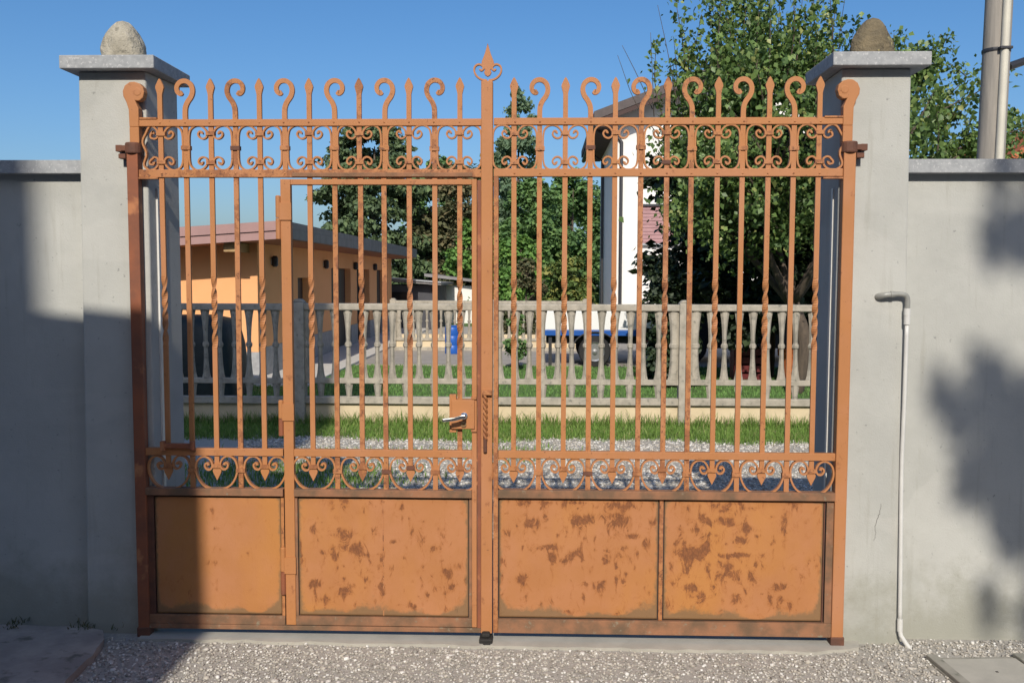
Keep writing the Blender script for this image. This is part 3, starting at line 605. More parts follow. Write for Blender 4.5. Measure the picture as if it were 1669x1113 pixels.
cr[:, 0] += RNG.uniform(-.003, .003, len(cr))
pr = [o for o in COL.objects if o.name.startswith('gate_pillar')][1]
ck = MB().ribbon(cr, np.interp(np.linspace(0, 1, len(cr)), [0, .3, 1], [.0008, .0018, .0006]), .0290, .0305).build('crack', 'dark_opening', pr); ck.location = -pr.location

# drain pipe in the corner by the right pillar
dp = thing('drain_pipe', 'thin white drain pipe with grey elbow running down beside the right pillar', 'pipe', (1.59, .02, 0))
el = spline([(1.468, .05, 1.552), (1.474, .022, 1.556), (1.492, .006, 1.562), (1.53, .004, 1.566), (1.565, .004, 1.566), (1.584, .004, 1.558), (1.590, .004, 1.538), (1.590, .004, 1.50)], 6)
rr = [.0155 - .0040 * min(1, i / 14) + (.0012 if i % 2 else 0) * (i < 16) for i in range(len(el))]
e_ = MB().tube(el, rr, 14).build('elbow', 'grey_pvc', dp, smooth=True)
MB().tube([(1.516, .004, 1.565), (1.532, .004, 1.566)], .0145, 14).build('elbow_ring', 'grey_pvc', e_)
cu = MB().tube([(1.590, .004, 1.505), (1.590, .004, 1.475)], .0140, 14).tube([(1.5902, .004, 1.4745), (1.5905, .004, 1.435)], .0130, 14).build('coupler', 'white_pvc', dp)
dn = spline([(1.5905, .004, 1.44), (1.592, .010, 1.1), (1.594, .022, .8), (1.599, .014, .4), (1.603, .010, .11)], 6)
MB().tube(dn, .0088, 12).build('downpipe', 'white_pvc', dp, smooth=True)
MB().tube([(1.603, .010, .125), (1.604, .010, .07)], .0118, 12).build('foot_socket', 'white_pvc', dp)
MB().tube([(1.604, .010, .075), (1.608, .006, .05), (1.628, .0, .018), (1.65, -.006, -.01)], .0098, 12).build('foot_bend', 'white_pvc', dp)
for c in dp.children: c.location = -dp.location
# inspection cover at the lower right
ic = thing('inspection_cover', 'square concrete inspection cover with raised frame set in the gravel', 'manhole', (1.885, -.285, -.014)); ic.rotation_euler.z = R(4)
MB().box(-.215, .215, -.17, .17, -.06, .022).build('frame', 'old_concrete', ic, bevel=.004)
MB().box(-.165, .165, -.125, .135, .0, .030).build('lid', 'concrete', ic, bevel=.004)
MB().box(-.0, .010, -.01, .0, .0295, .0315).build('lifting_hole', 'dark_opening', ic)
for s in (-1, 1): MB().box(s * .19 - .022, s * .19 + .022, -.165, .165, .0215, .040).build('rim', 'old_concrete', ic, bevel=.004)

# ------------------------------------------------------------------ stones and grass (stuff)
ICO_V = []; ph = (1 + 5 ** .5) / 2
for a, b in ((-1, ph), (1, ph), (-1, -ph), (1, -ph)): ICO_V.append((a, b, 0))
for a, b in ((-1, ph), (1, ph), (-1, -ph), (1, -ph)): ICO_V.append((0, a, b))
for a, b in ((ph, -1), (ph, 1), (-ph, -1), (-ph, 1)): ICO_V.append((a, 0, b))
ICO_V = np.array(ICO_V) / math.hypot(1, ph)
ICO_F = np.array([(0, 11, 5), (0, 5, 1), (0, 1, 7), (0, 7, 10), (0, 10, 11), (1, 5, 9), (5, 11, 4), (11, 10, 2), (10, 7, 6), (7, 1, 8), (3, 9, 4), (3, 4, 2), (3, 2, 6), (3, 6, 8), (3, 8, 9), (4, 9, 5), (2, 4, 11), (6, 2, 10), (8, 6, 7), (9, 8, 1)])
def stones(name, label, P, size):
    N = len(P); s = size[:, None, None] * RNG.uniform(.6, 1.25, (N, 1, 3)); s[:, :, 2] *= .7
    V = ICO_V[None] * s * RNG.uniform(.82, 1.15, (N, 12, 1)); a = RNG.uniform(0, 6.283, N); c, q = np.cos(a)[:, None], np.sin(a)[:, None]
    V = np.stack([V[:, :, 0] * c - V[:, :, 1] * q, V[:, :, 0] * q + V[:, :, 1] * c, V[:, :, 2]], -1) + P[:, None]
    F = (ICO_F[None] + (np.arange(N) * 12)[:, None, None]).reshape(-1, 3)
    return tag(place(name, np_mesh(name, V.reshape(-1, 3), F, 'stones')), label, 'gravel', kind='stuff')
n = 26000
P = np.stack([RNG.uniform(-1.95, 2.75, n), RNG.uniform(-1.0, .12, n), RNG.uniform(0, .006, n)], 1)
yt = np.interp(P[:, 0], [-1.95, -1.8, .3, 1.2, 1.4, 1.5, 2.8], [-.02, -.06, -.095, -.10, -.04, .08, .10]) + RNG.uniform(-.035, .012, n)
keep = (P[:, 1] < yt) & (P[:, 0] > np.interp(P[:, 1], [-1, -.42, -.12, 0], [-1.86, -1.885, -1.92, -1.98])) & ~((abs(P[:, 0] - 1.885) < .212) & (abs(P[:, 1] + .285) < .172))
P = P[keep]; sz = RNG.uniform(.0032, .0082, len(P)); sz[RNG.random(len(P)) < .03] *= 1.8
stones('gravel', 'loose pale grey gravel in front of the gate', P, sz)
n = 26000
P = np.stack([RNG.uniform(-2.9, 3.6, n), RNG.uniform(1.6, 5.35, n), RNG.uniform(0, .006, n)], 1)
def grassy(x, y):                                        # where the verge grass spreads over the drive
    return np.exp(-(((x + 2.2) / 1.15) ** 2 + ((y - 3.35) / .62) ** 2) ** 2) * 1.15 + np.exp(-(((x + 1.3) / 1.2) ** 2 + ((y - 4.45) / .14) ** 2)) * .8 + .55 * np.exp(-(((x + .2) / .4) ** 2 + ((y - 4.5) / .4) ** 2))
P = P[RNG.random(n) > grassy(P[:, 0], P[:, 1])]
stones('gravel', 'white gravel of the drive behind the gate', P, RNG.uniform(.008, .017, len(P)))

def blades(name, label, P, h, lean, mat, wid=.004):
    N = len(P); a = RNG.uniform(0, 6.283, N); d = np.stack([np.cos(a), np.sin(a), np.zeros(N)], 1); sd = np.stack([-np.sin(a), np.cos(a), np.zeros(N)], 1)
    w2 = (wid * RNG.uniform(.7, 1.3, N))[:, None]; L = (h * lean * RNG.uniform(.2, 1.2, N))[:, None]; hz = np.zeros((N, 3)); hz[:, 2] = h
    V = np.stack([P - sd * w2, P + sd * w2, P + sd * w2 * .7 + d * L * .35 + hz * .6, P - sd * w2 * .7 + d * L * .35 + hz * .6, P + d * L + hz], 1)
    i = np.arange(N)[:, None] * 5
    F = np.concatenate([i + [0, 1, 2], i + [0, 2, 3], i + [3, 2, 4]], 0)
    return tag(place(name, np_mesh(name, V.reshape(-1, 3), F, mat)), label, 'grass', kind='stuff')
def verge(n):
    P = np.stack([RNG.uniform(-5.5, 5.2, n), RNG.uniform(5.0, 6.14, n), np.zeros(n)], 1)
    edge = 5.22 + .10 * np.sin(P[:, 0] * 2.1) + .06 * np.sin(P[:, 0] * 5.3 + 1)
    return P[P[:, 1] > edge + RNG.uniform(-.12, .12, n)]
P = verge(70000); h = RNG.uniform(.018, .052, len(P)) + .05 * RNG.random(len(P)) ** 4 + np.where(P[:, 1] > 6.0, .03 + .12 * RNG.random(len(P)) ** 3, 0)
blades('verge_grass', 'long green grass growing along the foot of the concrete fence', P, h, .9, 'grass', .0035)
n = 30000; P = np.stack([RNG.uniform(-4.3, .9, n), RNG.uniform(1.8, 4.9, n), np.zeros(n)], 1); P = P[RNG.random(n) < grassy(P[:, 0], P[:, 1]) * .8]
blades('drive_grass', 'patch of grass and weeds in the drive behind the wicket door', P, RNG.uniform(.02, .07, len(P)), .8, 'grass', .004)
n = 60000; P = np.stack([RNG.uniform(-7, 7, n), RNG.uniform(6.4, 12.9, n), np.full(n, .01)], 1); P = P[~((P[:, 0] < -3.4) & (P[:, 1] > 9.55))]
blades('lawn_grass', 'mown green lawn behind the concrete fence', P, RNG.uniform(.02, .05, len(P)), .7, 'lawn_grass', .006)
n = 420; P = np.stack([RNG.uniform(-3.0, -1.9, n), RNG.uniform(-.03, .09, n), np.full(n, .03)], 1); P = P[(np.sin(P[:, 0] * 9) + np.sin(P[:, 0] * 23)) > .2]
blades('wall_weeds', 'dry weeds at the foot of the shaded left wall', P, RNG.uniform(.01, .03, len(P)), 1.6, 'autumn_leaf', .003)

# ------------------------------------------------------------------ concrete balustrade fences
def baluster_mesh(foot, half=0):
    prof = [(.516, .092), (.56, .072), (.64, .056), (.74, .045), (.84, .041), (.857, .046), (.864, .060), (.876, .067), (.892, .067), (.904, .060), (.912, .046), (.93, .041), (1.03, .047), (1.12, .058), (1.20, .074), (1.262, .094)]
    if foot: prof = [(.314, .052), (.38, .062), (.456, .084)] + [(.486, .090)] + prof
    vs = []; n = len(prof)
    for z, w_ in prof:
        w_ *= 1.12; d = .026 + (.008 if .86 < z < .91 else 0); L, Rr = -w_ / 2, w_ / 2
        if half < 0: L = -.085
        if half > 0: Rr = .085
        vs += [(L, 0, z), (L * .45, -d, z), (0, -d * 1.25, z), (Rr * .45, -d, z), (Rr, 0, z), (Rr * .45, d, z), (0, d * 1.25, z), (L * .45, d, z)]
    b = MB(); b.add(vs, [(i * 8 + k, i * 8 + (k + 1) % 8, i * 8 + 8 + (k + 1) % 8, i * 8 + 8 + k) for i in range(n - 1) for k in range(8)] + [tuple(range(7, -1, -1)), tuple((n - 1) * 8 + k for k in range(8))])
    return b.mesh('baluster', 'fence_concrete')
BAL = {k: baluster_mesh(*k) for k in ((True, 0), (False, 0), (False, -1), (False, 1))}
def fence_panel(parent, xa, xb, name='panel'):
    b = MB(); e = .088
    b.box(xa - e, xb + e, -.045, .045, 1.2625, 1.335).box(xa - e, xb + e, -.052, .052, 1.3352, 1.345) if False else b.prism([(0, 0)] * 0 or [(xa - e, 1.2625), (xb + e, 1.2625), (xb + e, 1.336), (xa - e, 1.336)], -.050, .050)
    p = b.build(name, 'fence_concrete', parent, bevel=.012)
    MB().box(xa - e, xb + e, -.030, .030, .4565, .5155).build('mid_rail', 'fence_concrete', p, bevel=.006)
    MB().box(xa - e, xb + e, -.045, .045, .235, .3135).build('bottom_rail', 'fence_concrete', p, bevel=.008)
    for i in range(13):
        x = xa + (xb - xa) * i / 12; k = (False, -1) if i == 0 else ((False, 1) if i == 12 else (i % 2 == 1, 0))
        o = place('baluster', BAL[k], p, (x, 0, 0)); o.rotation_euler.y = random.uniform(-.012, .012); o.location.x += random.uniform(-.003, .003)
    return p
def fence(label, y, base_top, posts, panels, dz=0.0, shear=0.0):
    f = thing('balustrade_fence', label, 'fence', (0, y, 0), 'concrete balustrade fences')
    x0, x1 = posts[0], posts[-1]
    MB().box(x0, x1, .0, .14, -.05, base_top).build('base_wall', 'cream_plaster', f)
    for x in posts:
        MB().box(x - .066, x + .066, -.075, .075, -.05, 1.352 + dz).prism([(x - .066, 1.352 + dz), (x + .066, 1.352 + dz), (x + .03, 1.385 + dz), (x - .03, 1.385 + dz)], -.06, .06).build('post', 'fence_concrete', f, bevel=.008)
    for a, b in panels:
        fence_panel(f, a, b).location.z = dz + random.uniform(-.004, .004)
fence('grey concrete balustrade fence on a cream base behind the gate', 6.15, .229, [-6.90, -4.78, -2.655, -.525, 1.562, 3.66, 5.78], [(-6.72, -4.87), (-4.62, -2.76), (-2.575, -.70), (-.44, 1.435), (1.69, 3.535), (3.79, 5.64)])
fence('far concrete balustrade fence on a cream base at the end of the yard', 16.55, .36, [-3.25, -1.14, .97], [(-3.10, -1.28), (-.99, .82)], -.235)

# ------------------------------------------------------------------ garden building (left)
sh = thing('garden_building', 'low orange garden building with a pinkish roof edge behind the fence', 'building', (-6, 12, 0))
XC, YF, YE, XW = -4.40, 10.42, 23.6, -9.0
def zr(x): return 2.075 + .066 * (x + 5.4)               # underside of the sloping roof
fl = MB(); fl.prism([(XW, .45), (XC, .45), (XC, zr(XC) + .02), (XW, zr(XW) + .02)], YF, YF + .18).build('front_wall', 'shed_orange', sh)
MB().prism([(XW, .05), (XC + .012, .05), (XC + .012, .449), (XW, .449)], YF - .012, YF + .18).build('plinth', 'plinth_stone', sh)
ops = [(12.85, 13.7, 1.60, .05), (15.6, 17.6, 1.80, .05), (18.35, 20.0, 1.80, .05), (21.1, 22.4, 1.80, .05)]
def side(y0, y1, z0, z1, name='side_wall', m='shed_orange', x=XC): return MB().box(x - .18, x, y0, y1, z0, z1).build(name, m, sh)
ys = [YF + .181] + [v for o in ops for v in o[:2]] + [YE]; zt = zr(XC)
for k in range(0, len(ys), 2):
    side(ys[k], ys[k + 1], .5, zt); side(ys[k], ys[k + 1], .05, .499, 'plinth', 'plinth_stone', XC + .012)
for a, b, z, _ in ops:
    side(a, b, z, zt, 'lintel'); d = MB().box(XC - .17, XC - .13, a, b, .05, z).build('door', 'dark_opening', sh); MB().box(XC - .129, XC - .10, (a + b) / 2 - .02, (a + b) / 2 + .02, .05, z).build('mullion', 'dark_metal', d)
XR_, YR0 = -3.80, 9.70
rf = MB().prism([(XW - .6, zr(XW - .6)), (XR_, zr(XR_)), (XR_, zr(XR_) + .16), (XW - .6, zr(XW - .6) + .16)], YR0 + .03, YE + .9).build('roof', 'soffit_wood', sh)
MB().prism([(XW - .62, zr(XW - .62) + .1602), (XR_ + .03, zr(XR_ + .03) + .1602), (XR_ + .03, zr(XR_) + .265), (XW - .62, zr(XW) + .24)], YR0 - .02, YE + .95).build('roof_sheet', 'roof_sheet', rf)
for z0, z1, y in ((0, .125, 0), (.1255, .262, -.025)):
    MB().prism([(XW - .62, zr(XW) + z0 - .04), (XR_ + .045, zr(XR_ + .045) + z0), (XR_ + .045, zr(XR_ + .045) + z1), (XW - .62, zr(XW) + z1 - .04)], YR0 - .03 + y, YR0 - .021 + (0 if y else .05)).build('fascia', 'fascia', rf)
MB().box(XR_ + .001, XR_ + .03, YR0 + .03, YE + .9, zr(XR_) + .01, zr(XR_) + .16).build('gutter_board', 'roof_sheet', rf)
for x in (-4.62, -7.0):
    MB().box(x - .10, x + .10, YR0 + .12, YF, zr(x) - .135, zr(x) - .002).build('purlin', 'beam_wood', rf)
for y in (11.2, 14.9, 17.95, 20.55):
    l = MB().lathe([(.03, 0), (.055, .03), (.055, .15), (.03, .18)], (XC + .055, y, 1.78), 'z', 12).build('wall_lamp', 'dark_metal', sh); MB().box(XC, XC + .03, y - .03, y + .03, 1.82, 1.92).build('lamp_bracket', 'white_paint', l)
for c in sh.children: c.location = -sh.location

tp = thing('covered_stack', 'dark green tarpaulin-covered stack standing behind the shaded fence', 'covered stack', (-4.78, 8.6, 0))
b = MB(); vs = []; prof = [(0, .74), (.3, .71), (.7, .66), (.95, .60), (1.05, .50), (1.10, .30)]; seg = 28
for z, r_ in prof:
    for k in range(seg):
        a = 2 * math.pi * k / seg; c, s = math.cos(a), math.sin(a); q = (abs(c) ** 5 + abs(s) ** 5) ** (-1 / 5); wv = 1 + .025 * math.sin(6 * a + z * 3) * (1.1 - z)
        vs.append((r_ * q * c * wv, r_ * q * s * wv * .8, z))
b.add(vs, [(i * seg + k, i * seg + (k + 1) % seg, (i + 1) * seg + (k + 1) % seg, (i + 1) * seg + k) for i in range(len(prof) - 1) for k in range(seg)] + [tuple((len(prof) - 1) * seg + k for k in range(seg))])
cv = b.build('tarpaulin', 'tarp', tp, smooth=True)
MB().tube([(.62 * math.cos(a), .5 * math.sin(a), .72) for a in np.linspace(0, 6.2832, 25)], .012, 6).build('tie_rope', 'dark_metal', tp)

# ------------------------------------------------------------------ white house, outbuilding, neighbour
hs = thing('white_house', 'white two-storey house with brown gable roof behind the fruit tree', 'house', (6, 24, 0))
HX, HY = 2.02, 22.0
def zg(x): return 5.93 + .375 * (x - 1.40)
MB().prism([(HX, 0), (9.0, 0), (9.0, zg(HX) - .15), (5.5, zg(5.5) - .2), (HX, zg(HX) - .2)], HY, 28.5).build('wall', 'white_wall', hs)
rfh = MB().prism([(1.38, zg(1.38) - .17), (5.5, zg(5.5) - .17), (9.65, zg(1.38) - .17), (9.65, zg(1.38) + .06), (5.5, zg(5.5) + .06), (1.38, zg(1.38) + .06)], 21.2, 29.2).build('roof', 'brown_roof', hs)
MB().prism([(1.40, zg(1.40) - .30), (5.5, zg(5.5) - .30), (5.5, zg(5.5) - .171), (1.40, zg(1.40) - .171)], 21.22, 21.30).build('verge_board', 'dark_soffit', rfh)
MB().box(1.42, HX, 21.32, 29.0, zg(1.42) - .34, zg(1.42) - .30).build('soffit', 'dark_soffit', rfh)
MB().tube([(1.45, 21.25, 5.66), (1.45, 29.0, 5.62)], .07, 8).build('gutter', 'dark_metal', rfh)
MB().tube([(1.50, 21.9, 5.58), (1.8, 21.93, 5.45), (2.10, 21.95, 5.38), (2.17, 21.95, 5.28), (2.17, 21.95, .1)], .05, 8).build('downpipe', 'dark_metal', hs)
MB().tube([(1.62, 26.4, 5.5), (1.95, 26.4, 5.3), (1.95, 26.4, .1)], .05, 8).build('downpipe', 'dark_metal', hs)
for x, z in ((3.25, 2.55), (6.0, 2.55)):
    wn = MB().box(x - .5, x + .5, HY - .03, HY - .005, z, z + 1.0).build('window', 'pink_shutter', hs)
    MB().box(x - .56, x + .56, HY - .10, HY - .005, z + 1.005, z + 1.06).build('lintel', 'dark_metal', wn); MB().box(x - .56, x + .56, HY - .12, HY - .005, z - .06, z - .005).build('sill', 'granite', wn)
    for k in range(10): MB().box(x - .48, x + .48, HY - .045, HY - .031, z + .03 + k * .097, z + .09 + k * .097).build('slat', 'pink_shutter', wn)
for c in hs.children: c.location = -hs.location

ob = thing('outbuilding', 'low dark outbuilding with a flat pale roof edge beyond the orange building', 'building', (-3.6, 25.5, 0))
MB().box(-5.2, -3.22, 24.6, 28, 0, 1.36).build('wall', 'dark_grey_wall', ob)
MB().prism([(-5.6, 1.55), (-3.0, 1.36), (-3.0, 1.43), (-5.6, 1.62)], 24.2, 28.4).build('roof', 'roof_sheet', ob)
MB().prism([(-5.6, 1.621), (-3.0, 1.431), (-3.0, 1.47), (-5.6, 1.66)], 24.15, 24.26).build('roof_edge', 'granite', ob)
MB().box(-4.6, -4.1, 24.56, 24.6, .5, 1.15).build('window', 'glass_dark', ob)
for c in ob.children: c.location = -ob.location
ob2 = thing('outbuilding', 'low white outbuilding with dark sloping roof far behind the wicket door', 'building', (-2.2, 29, 0))
MB().box(-3.6, -1.9, 28.6, 31, 0, 1.30).build('wall', 'white_wall', ob2)
MB().prism([(-4.0, 1.62), (-1.6, 1.36), (-1.6, 1.44), (-4.0, 1.72)], 28.2, 31.4).build('roof', 'roof_sheet', ob2)
MB().box(-2.35, -1.95, 28.55, 28.6, 0.1, 1.15).build('door', 'dark_opening', ob2)
for c in ob2.children: c.location = -ob2.location

nb = thing('neighbour_house', 'red tiled neighbouring house peeping over the wall at the far right', 'house', (9.4, 13.5, 0))
MB().prism([(7.9, 0), (13.0, 0), (13.0, 3.3), (10.4, 4.3), (7.9, 3.3)], 12.2, 17).build('wall', 'brown_plaster', nb)
nr = MB().prism([(7.35, 3.32), (10.4, 4.62), (13.4, 3.32), (13.4, 3.45), (10.4, 4.75), (7.35, 3.45)], 11.9, 17.3).build('roof', 'red_tile', nb)
for k in range(22):
    x = 7.42 + .31 * k * .45; MB().tube([(7.40 + .42 * 0 + 2.95 * 0 + k * .135, 11.86, 3.47 + (k * .135) * .426 + .02), (7.40 + k * .135, 17.3, 3.47 + (k * .135) * .426 + .02)], .06, 8).build('roof_tile', 'red_tile', nr)
for c in nb.children: c.location = -nb.location
nb2 = thing('low_shed', 'little shed with an orange tiled roof just above the right wall', 'shed', (7.2, 13, 0))
MB().box(6.6, 7.5, 12.4, 13.6, 0, 3.45).build('wall', 'brown_plaster', nb2)
MB().prism([(6.35, 3.42), (7.05, 3.73), (7.75, 3.42), (7.75, 3.5), (7.05, 3.81), (6.35, 3.5)], 12.2, 13.8).build('roof', 'red_tile', nb2)
for c in nb2.children: c.location = -nb2.location

# ------------------------------------------------------------------ things in the yard
br = thing('barrel', 'small blue plastic barrel standing by the far fence', 'barrel', (-1.86, 15.7, 0))
MB().lathe([(.155, 0), (.165, .02), (.165, .18), (.158, .19), (.165, .20), (.165, .38), (.158, .39), (.165, .40), (.165, .55), (.15, .58)], (0, 0, 0), 'z', 24).build('drum', 'blue_plastic', br, smooth=True)
MB().lathe([(.158, .581), (.158, .60), (.05, .605)], (0, 0, 0), 'z', 24).build('lid', 'blue_plastic', br)
def wheel(parent, x, y, r, wd, spokes=5):
    t = MB().lathe([(r * .62, -wd / 2), (r * .93, -wd / 2), (r, -wd / 3), (r, wd / 3), (r * .93, wd / 2), (r * .62, wd / 2)], (x, y, r), 'y', 28).build('wheel', 'tyre', parent)
    h = MB().lathe([(r * .62, 0), (r * .60, .02), (r * .45, -.01), (r * .16, -.01), (r * .15, .03), (.01, .035)], (x, y - wd / 2 - .002, r), 'y', 24)
    h.build('rim', 'steel_rim', t)
tr = thing('trailer', 'white flatbed trailer with a blue lower band parked behind the fence', 'trailer', (1.0, 13.4, 0))
MB().box(-.96, .98, -.55, .95, .68, 1.02).build('side_panel', 'white_paint', tr, bevel=.01)
MB().box(-.97, .99, -.56, .96, .575, .679).build('blue_band', 'blue_paint', tr, bevel=.008)
MB().box(-.90, .90, -.35, .8, .42, .574).build('chassis', 'dark_metal', tr)
for y in (-.48, .88): wheel(tr, -.03, y, .29, .19)
fd = spline([(-.42, .22), (-.40, .45), (-.24, .60), (-.03, .645), (.18, .60), (.34, .45), (.36, .22)], 4); MB().ribbon(fd, .02, -.60, -.34).build('mudguard', 'dark_metal', tr)
MB().box(-.86, -.80, -.5, -.45, .02, .58).build('prop_leg', 'dark_metal', tr); MB().box(.80, .96, -.58, -.561, .46, .56).build('tail_lamp', 'red_plastic', tr)
ca = thing('parked_car', 'dark parked car half hidden under the fruit tree', 'car', (4.05, 14.6, 0))
body = [(-1.9, .28), (1.9, .28), (1.95, .55), (1.88, .78), (1.2, .86), (.75, 1.28), (.2, 1.38), (-.8, 1.36), (-1.35, .95), (-1.85, .84), (-1.96, .55)]
MB().prism(body, -.75, .75).build('body', 'car_dark', ca, bevel=.05)
for x0, x1, x2, x3 in ((-1.15, -.3, -.3, -.72), (-.22, 1.0, .62, -.22)):
    MB().prism([(x0, .90), (x1, .90), (x2, 1.27), (x3, 1.27)], -.762, -.752).build('window', 'glass_dark', ca)
for x in (-1.2, 1.15):
    for y in (-.70, .70): wheel(ca, x, y, .30, .2)
for x in (-1.9, 1.83): MB().box(x - .02, x + .09, -.72, -.45, .60, .72).build('lamp', 'white_paint', ca)
pt = thing('flower_pot', 'orange clay flower pot behind the right end of the fence', 'pot', (3.92, 10.6, 0))
MB().lathe([(.14, 0), (.21, .42), (.235, .42), (.24, .52), (.20, .52), (.19, .46)], (0, 0, 0), 'z', 22).build('pot', 'clay', pt)
MB().lathe([(.19, .46), (.02, .48)], (0, 0, 0), 'z', 18).build('soil', 'bark', pt)
rc = thing('crate', 'dark red plastic crate on the lawn behind the fence', 'crate', (3.28, 10.9, 0))
for k in range(4): MB().box(-.24, .24, -.18, -.16, .02 + k * .13, .12 + k * .13).build('slat', 'red_plastic', rc)
MB().box(-.24, .24, .16, .18, .01, .53).build('back', 'red_plastic', rc)
for s in (-1, 1): MB().box(s * .23 - .015, s * .23 + .015, -.159, .159, .01, .53).build('side', 'red_plastic', rc)

# ------------------------------------------------------------------ utility pole on the right
po = thing('utility_pole', 'weathered utility pole with a cream conduit strapped to it, behind the right wall', 'pole', (4.0, 4.5, 0))
MB().tube([(0, 0, 0), (.005, 0, 2.7), (.035, 0, 4.6), (.09, 0, 8.2)], [.125, .115, .112, .10], 20).build('shaft', 'pole_wood', po, smooth=True)
MB().tube([(.012, -.135, 0), (.018, -.130, 2.7), (.044, -.125, 4.4), (.09, -.115, 7.4)], .034, 14).build('conduit', 'cream_pipe', po, smooth=True)
for z in (1.6, 3.62, 5.6):
    o = .003 + .016 * max(0, z - 2.7); MB().lathe([(.118, 0), (.120, .015), (.118, .03)], (o, 0, z), 'z', 20).build('strap', 'dark_metal', po)
    MB().box(o - .04, o + .068, -.170, -.11, z, z + .025).build('clamp', 'dark_metal', po, bevel=.006)
MB().tube([(.13, .0, 3.50), (.5, .2, 3.64), (1.3, .5, 3.9), (4.5, 2.0, 4.8)], .035, 8).build('service_cable', 'dark_metal', po)

# ------------------------------------------------------------------ vegetation
def leaf_mesh(name, C, S, mat, upbias=.6, aspect=.36, droop=0.0, out=None):
    N = len(C); nr = RNG.normal(size=(N, 3)); nr[:, 2] = np.abs(nr[:, 2]) + upbias
    if out is not None: nr += out * .8
    nr /= np.linalg.norm(nr, axis=1)[:, None]
    a = np.cross(nr, RNG.normal(size=(N, 3))); a[:, 2] -= droop; a /= np.linalg.norm(a, axis=1)[:, None] + 1e-9
    b = np.cross(nr, a); b /= np.linalg.norm(b, axis=1)[:, None] + 1e-9; s = S[:, None]
    V = np.stack([C - a * s * .5, C + b * s * aspect - a * s * .06 + nr * s * .09, C + a * s * .5 - nr * s * .08, C - b * s * aspect - a * s * .06 + nr * s * .09], 1)
    i = np.arange(N)[:, None] * 4; F = np.concatenate([i + [0, 1, 2], i + [0, 2, 3]], 0)
    return np_mesh(name, V.reshape(-1, 3), F, mat)
def blob_points(blobs, n, shell=.35):
    w_ = np.array([b[3] * b[4] + b[3] * b[5] + b[4] * b[5] for b in blobs]); k = RNG.choice(len(blobs), n, p=w_ / w_.sum()); B = np.array(blobs)[k]
    d = RNG.normal(size=(n, 3)); d /= np.linalg.norm(d, axis=1)[:, None]
    r_ = (1 - shell * RNG.random(n) ** 1.5 + RNG.normal(size=n) * .13)[:, None]
    return B[:, :3] + d * r_ * B[:, 3:6], d
def dome_blobs(c, h0, h1, prof, nb, size, flat=.8):
    """prof(t) -> radius at height fraction t; nb lumps over the crown"""
    out = []
    nb = int(nb * 1.5); size *= .82
    for k in range(nb):
        t = RNG.random() ** .9; r_ = prof(t); a = RNG.uniform(0, 6.283); q = r_ * RNG.uniform(.45, .95); s = size * RNG.uniform(.65, 1.25) * (.55 + .45 * r_ / max(prof(.35), .1))
        out.append((c[0] + q * math.cos(a), c[1] + q * math.sin(a), h0 + (h1 - h0) * t - s * .3, s, s, s * flat))
    return out
def tree(name, label, cat, c, h0, h1, prof, nb, size, n, ls, mat, trunk=.15, bark='bark', group=None, droop=0.0, upb=.6, shell=.7, flat=.8):
    t = thing(name, label, cat, (c[0], c[1], 0), group); bl = dome_blobs((0, 0), h0, h1, prof, nb, size, flat)
    n = int(n * 1.55); ls *= 1.22; P, d = blob_points(bl, n, shell); P[:, 2] = np.maximum(P[:, 2], .05)
    cr_ = place('crown', leaf_mesh('crown', P, RNG.uniform(.4, 1.5, len(P)) * ls, mat, upb, .36, droop, d), t); cr_['kind'] = 'stuff'
    m = MB().tube([(0, 0, -.1), (.03, 0, h0 * .5 + .1), (0, .05, h0 + (h1 - h0) * .4), (.05, 0, h0 + (h1 - h0) * .85)], [trunk, trunk * .85, trunk * .5, trunk * .12], 9)
    for b in bl[:8]: m.tube([(0, 0, max(.2, b[2] - abs(b[0]) * .9)), (b[0] * .5, b[1] * .5, b[2] - .15), tuple(b[:3])], [trunk * .35, trunk * .2, trunk * .06], 6)
    m.build('trunk', bark, t, smooth=True)
    return t
far = 'trees beyond the yard'
tree('dark_tree', 'large dark dense tree behind the orange building roof', 'tree', (-6.75, 34), .6, 7.9, lambda t: 2.75 * (1 - t ** 2.6) ** .5 * (.8 + .4 * t if t < .5 else 1), 70, .95, 19000, .16, 'conifer_leaf', .2, group=far, droop=.5, flat=.38)
tree('brown_tree', 'tree with reddish brown tinged foliage right of the big dark tree', 'tree', (-3.95, 36), .8, 6.4, lambda t: 1.9 * (1 - t ** 2.2) ** .5, 36, .65, 8000, .16, 'autumn_leaf', .14, group=far)
tree('birch_tree', 'tall pale green tree rising just right of the centre post', 'tree', (-1.15, 42), 1.5, 10.7, lambda t: 2.1 * (1 - t) ** .6 * (.8 + .4 * t), 80, .5, 7500, .16, 'pale_leaf', .16, group=far, droop=.9, shell=.9)
tree('leafy_tree', 'mid green tree filling the gap left of the white house', 'tree', (1.35, 38), .8, 6.3, lambda t: 1.75 * (1 - t ** 2.2) ** .5, 40, .7, 9000, .17, 'mid_leaf', .16, group=far)
tree('leafy_tree', 'darker green tree behind the centre post', 'tree', (-2.6, 46), .8, 8.0, lambda t: 2.0 * (1 - t ** 2.2) ** .5, 40, .8, 8000, .2, 'conifer_leaf', .16, group=far)
tree('leafy_tree', 'broad green tree in front of the tall pale tree', 'tree', (-.35, 33), .5, 5.3, lambda t: 1.7 * (1 - t ** 2.4) ** .5, 40, .65, 9000, .15, 'mid_leaf', .16, group=far)
tree('bright_bush', 'bright green bushy tree seen through the wicket bars beside the centre post', 'bush', (-2.35, 30), .1, 3.8, lambda t: 1.15 * (1 - t ** 2.4) ** .5, 26, .5, 6000, .13, 'bright_leaf', .1, group=far)
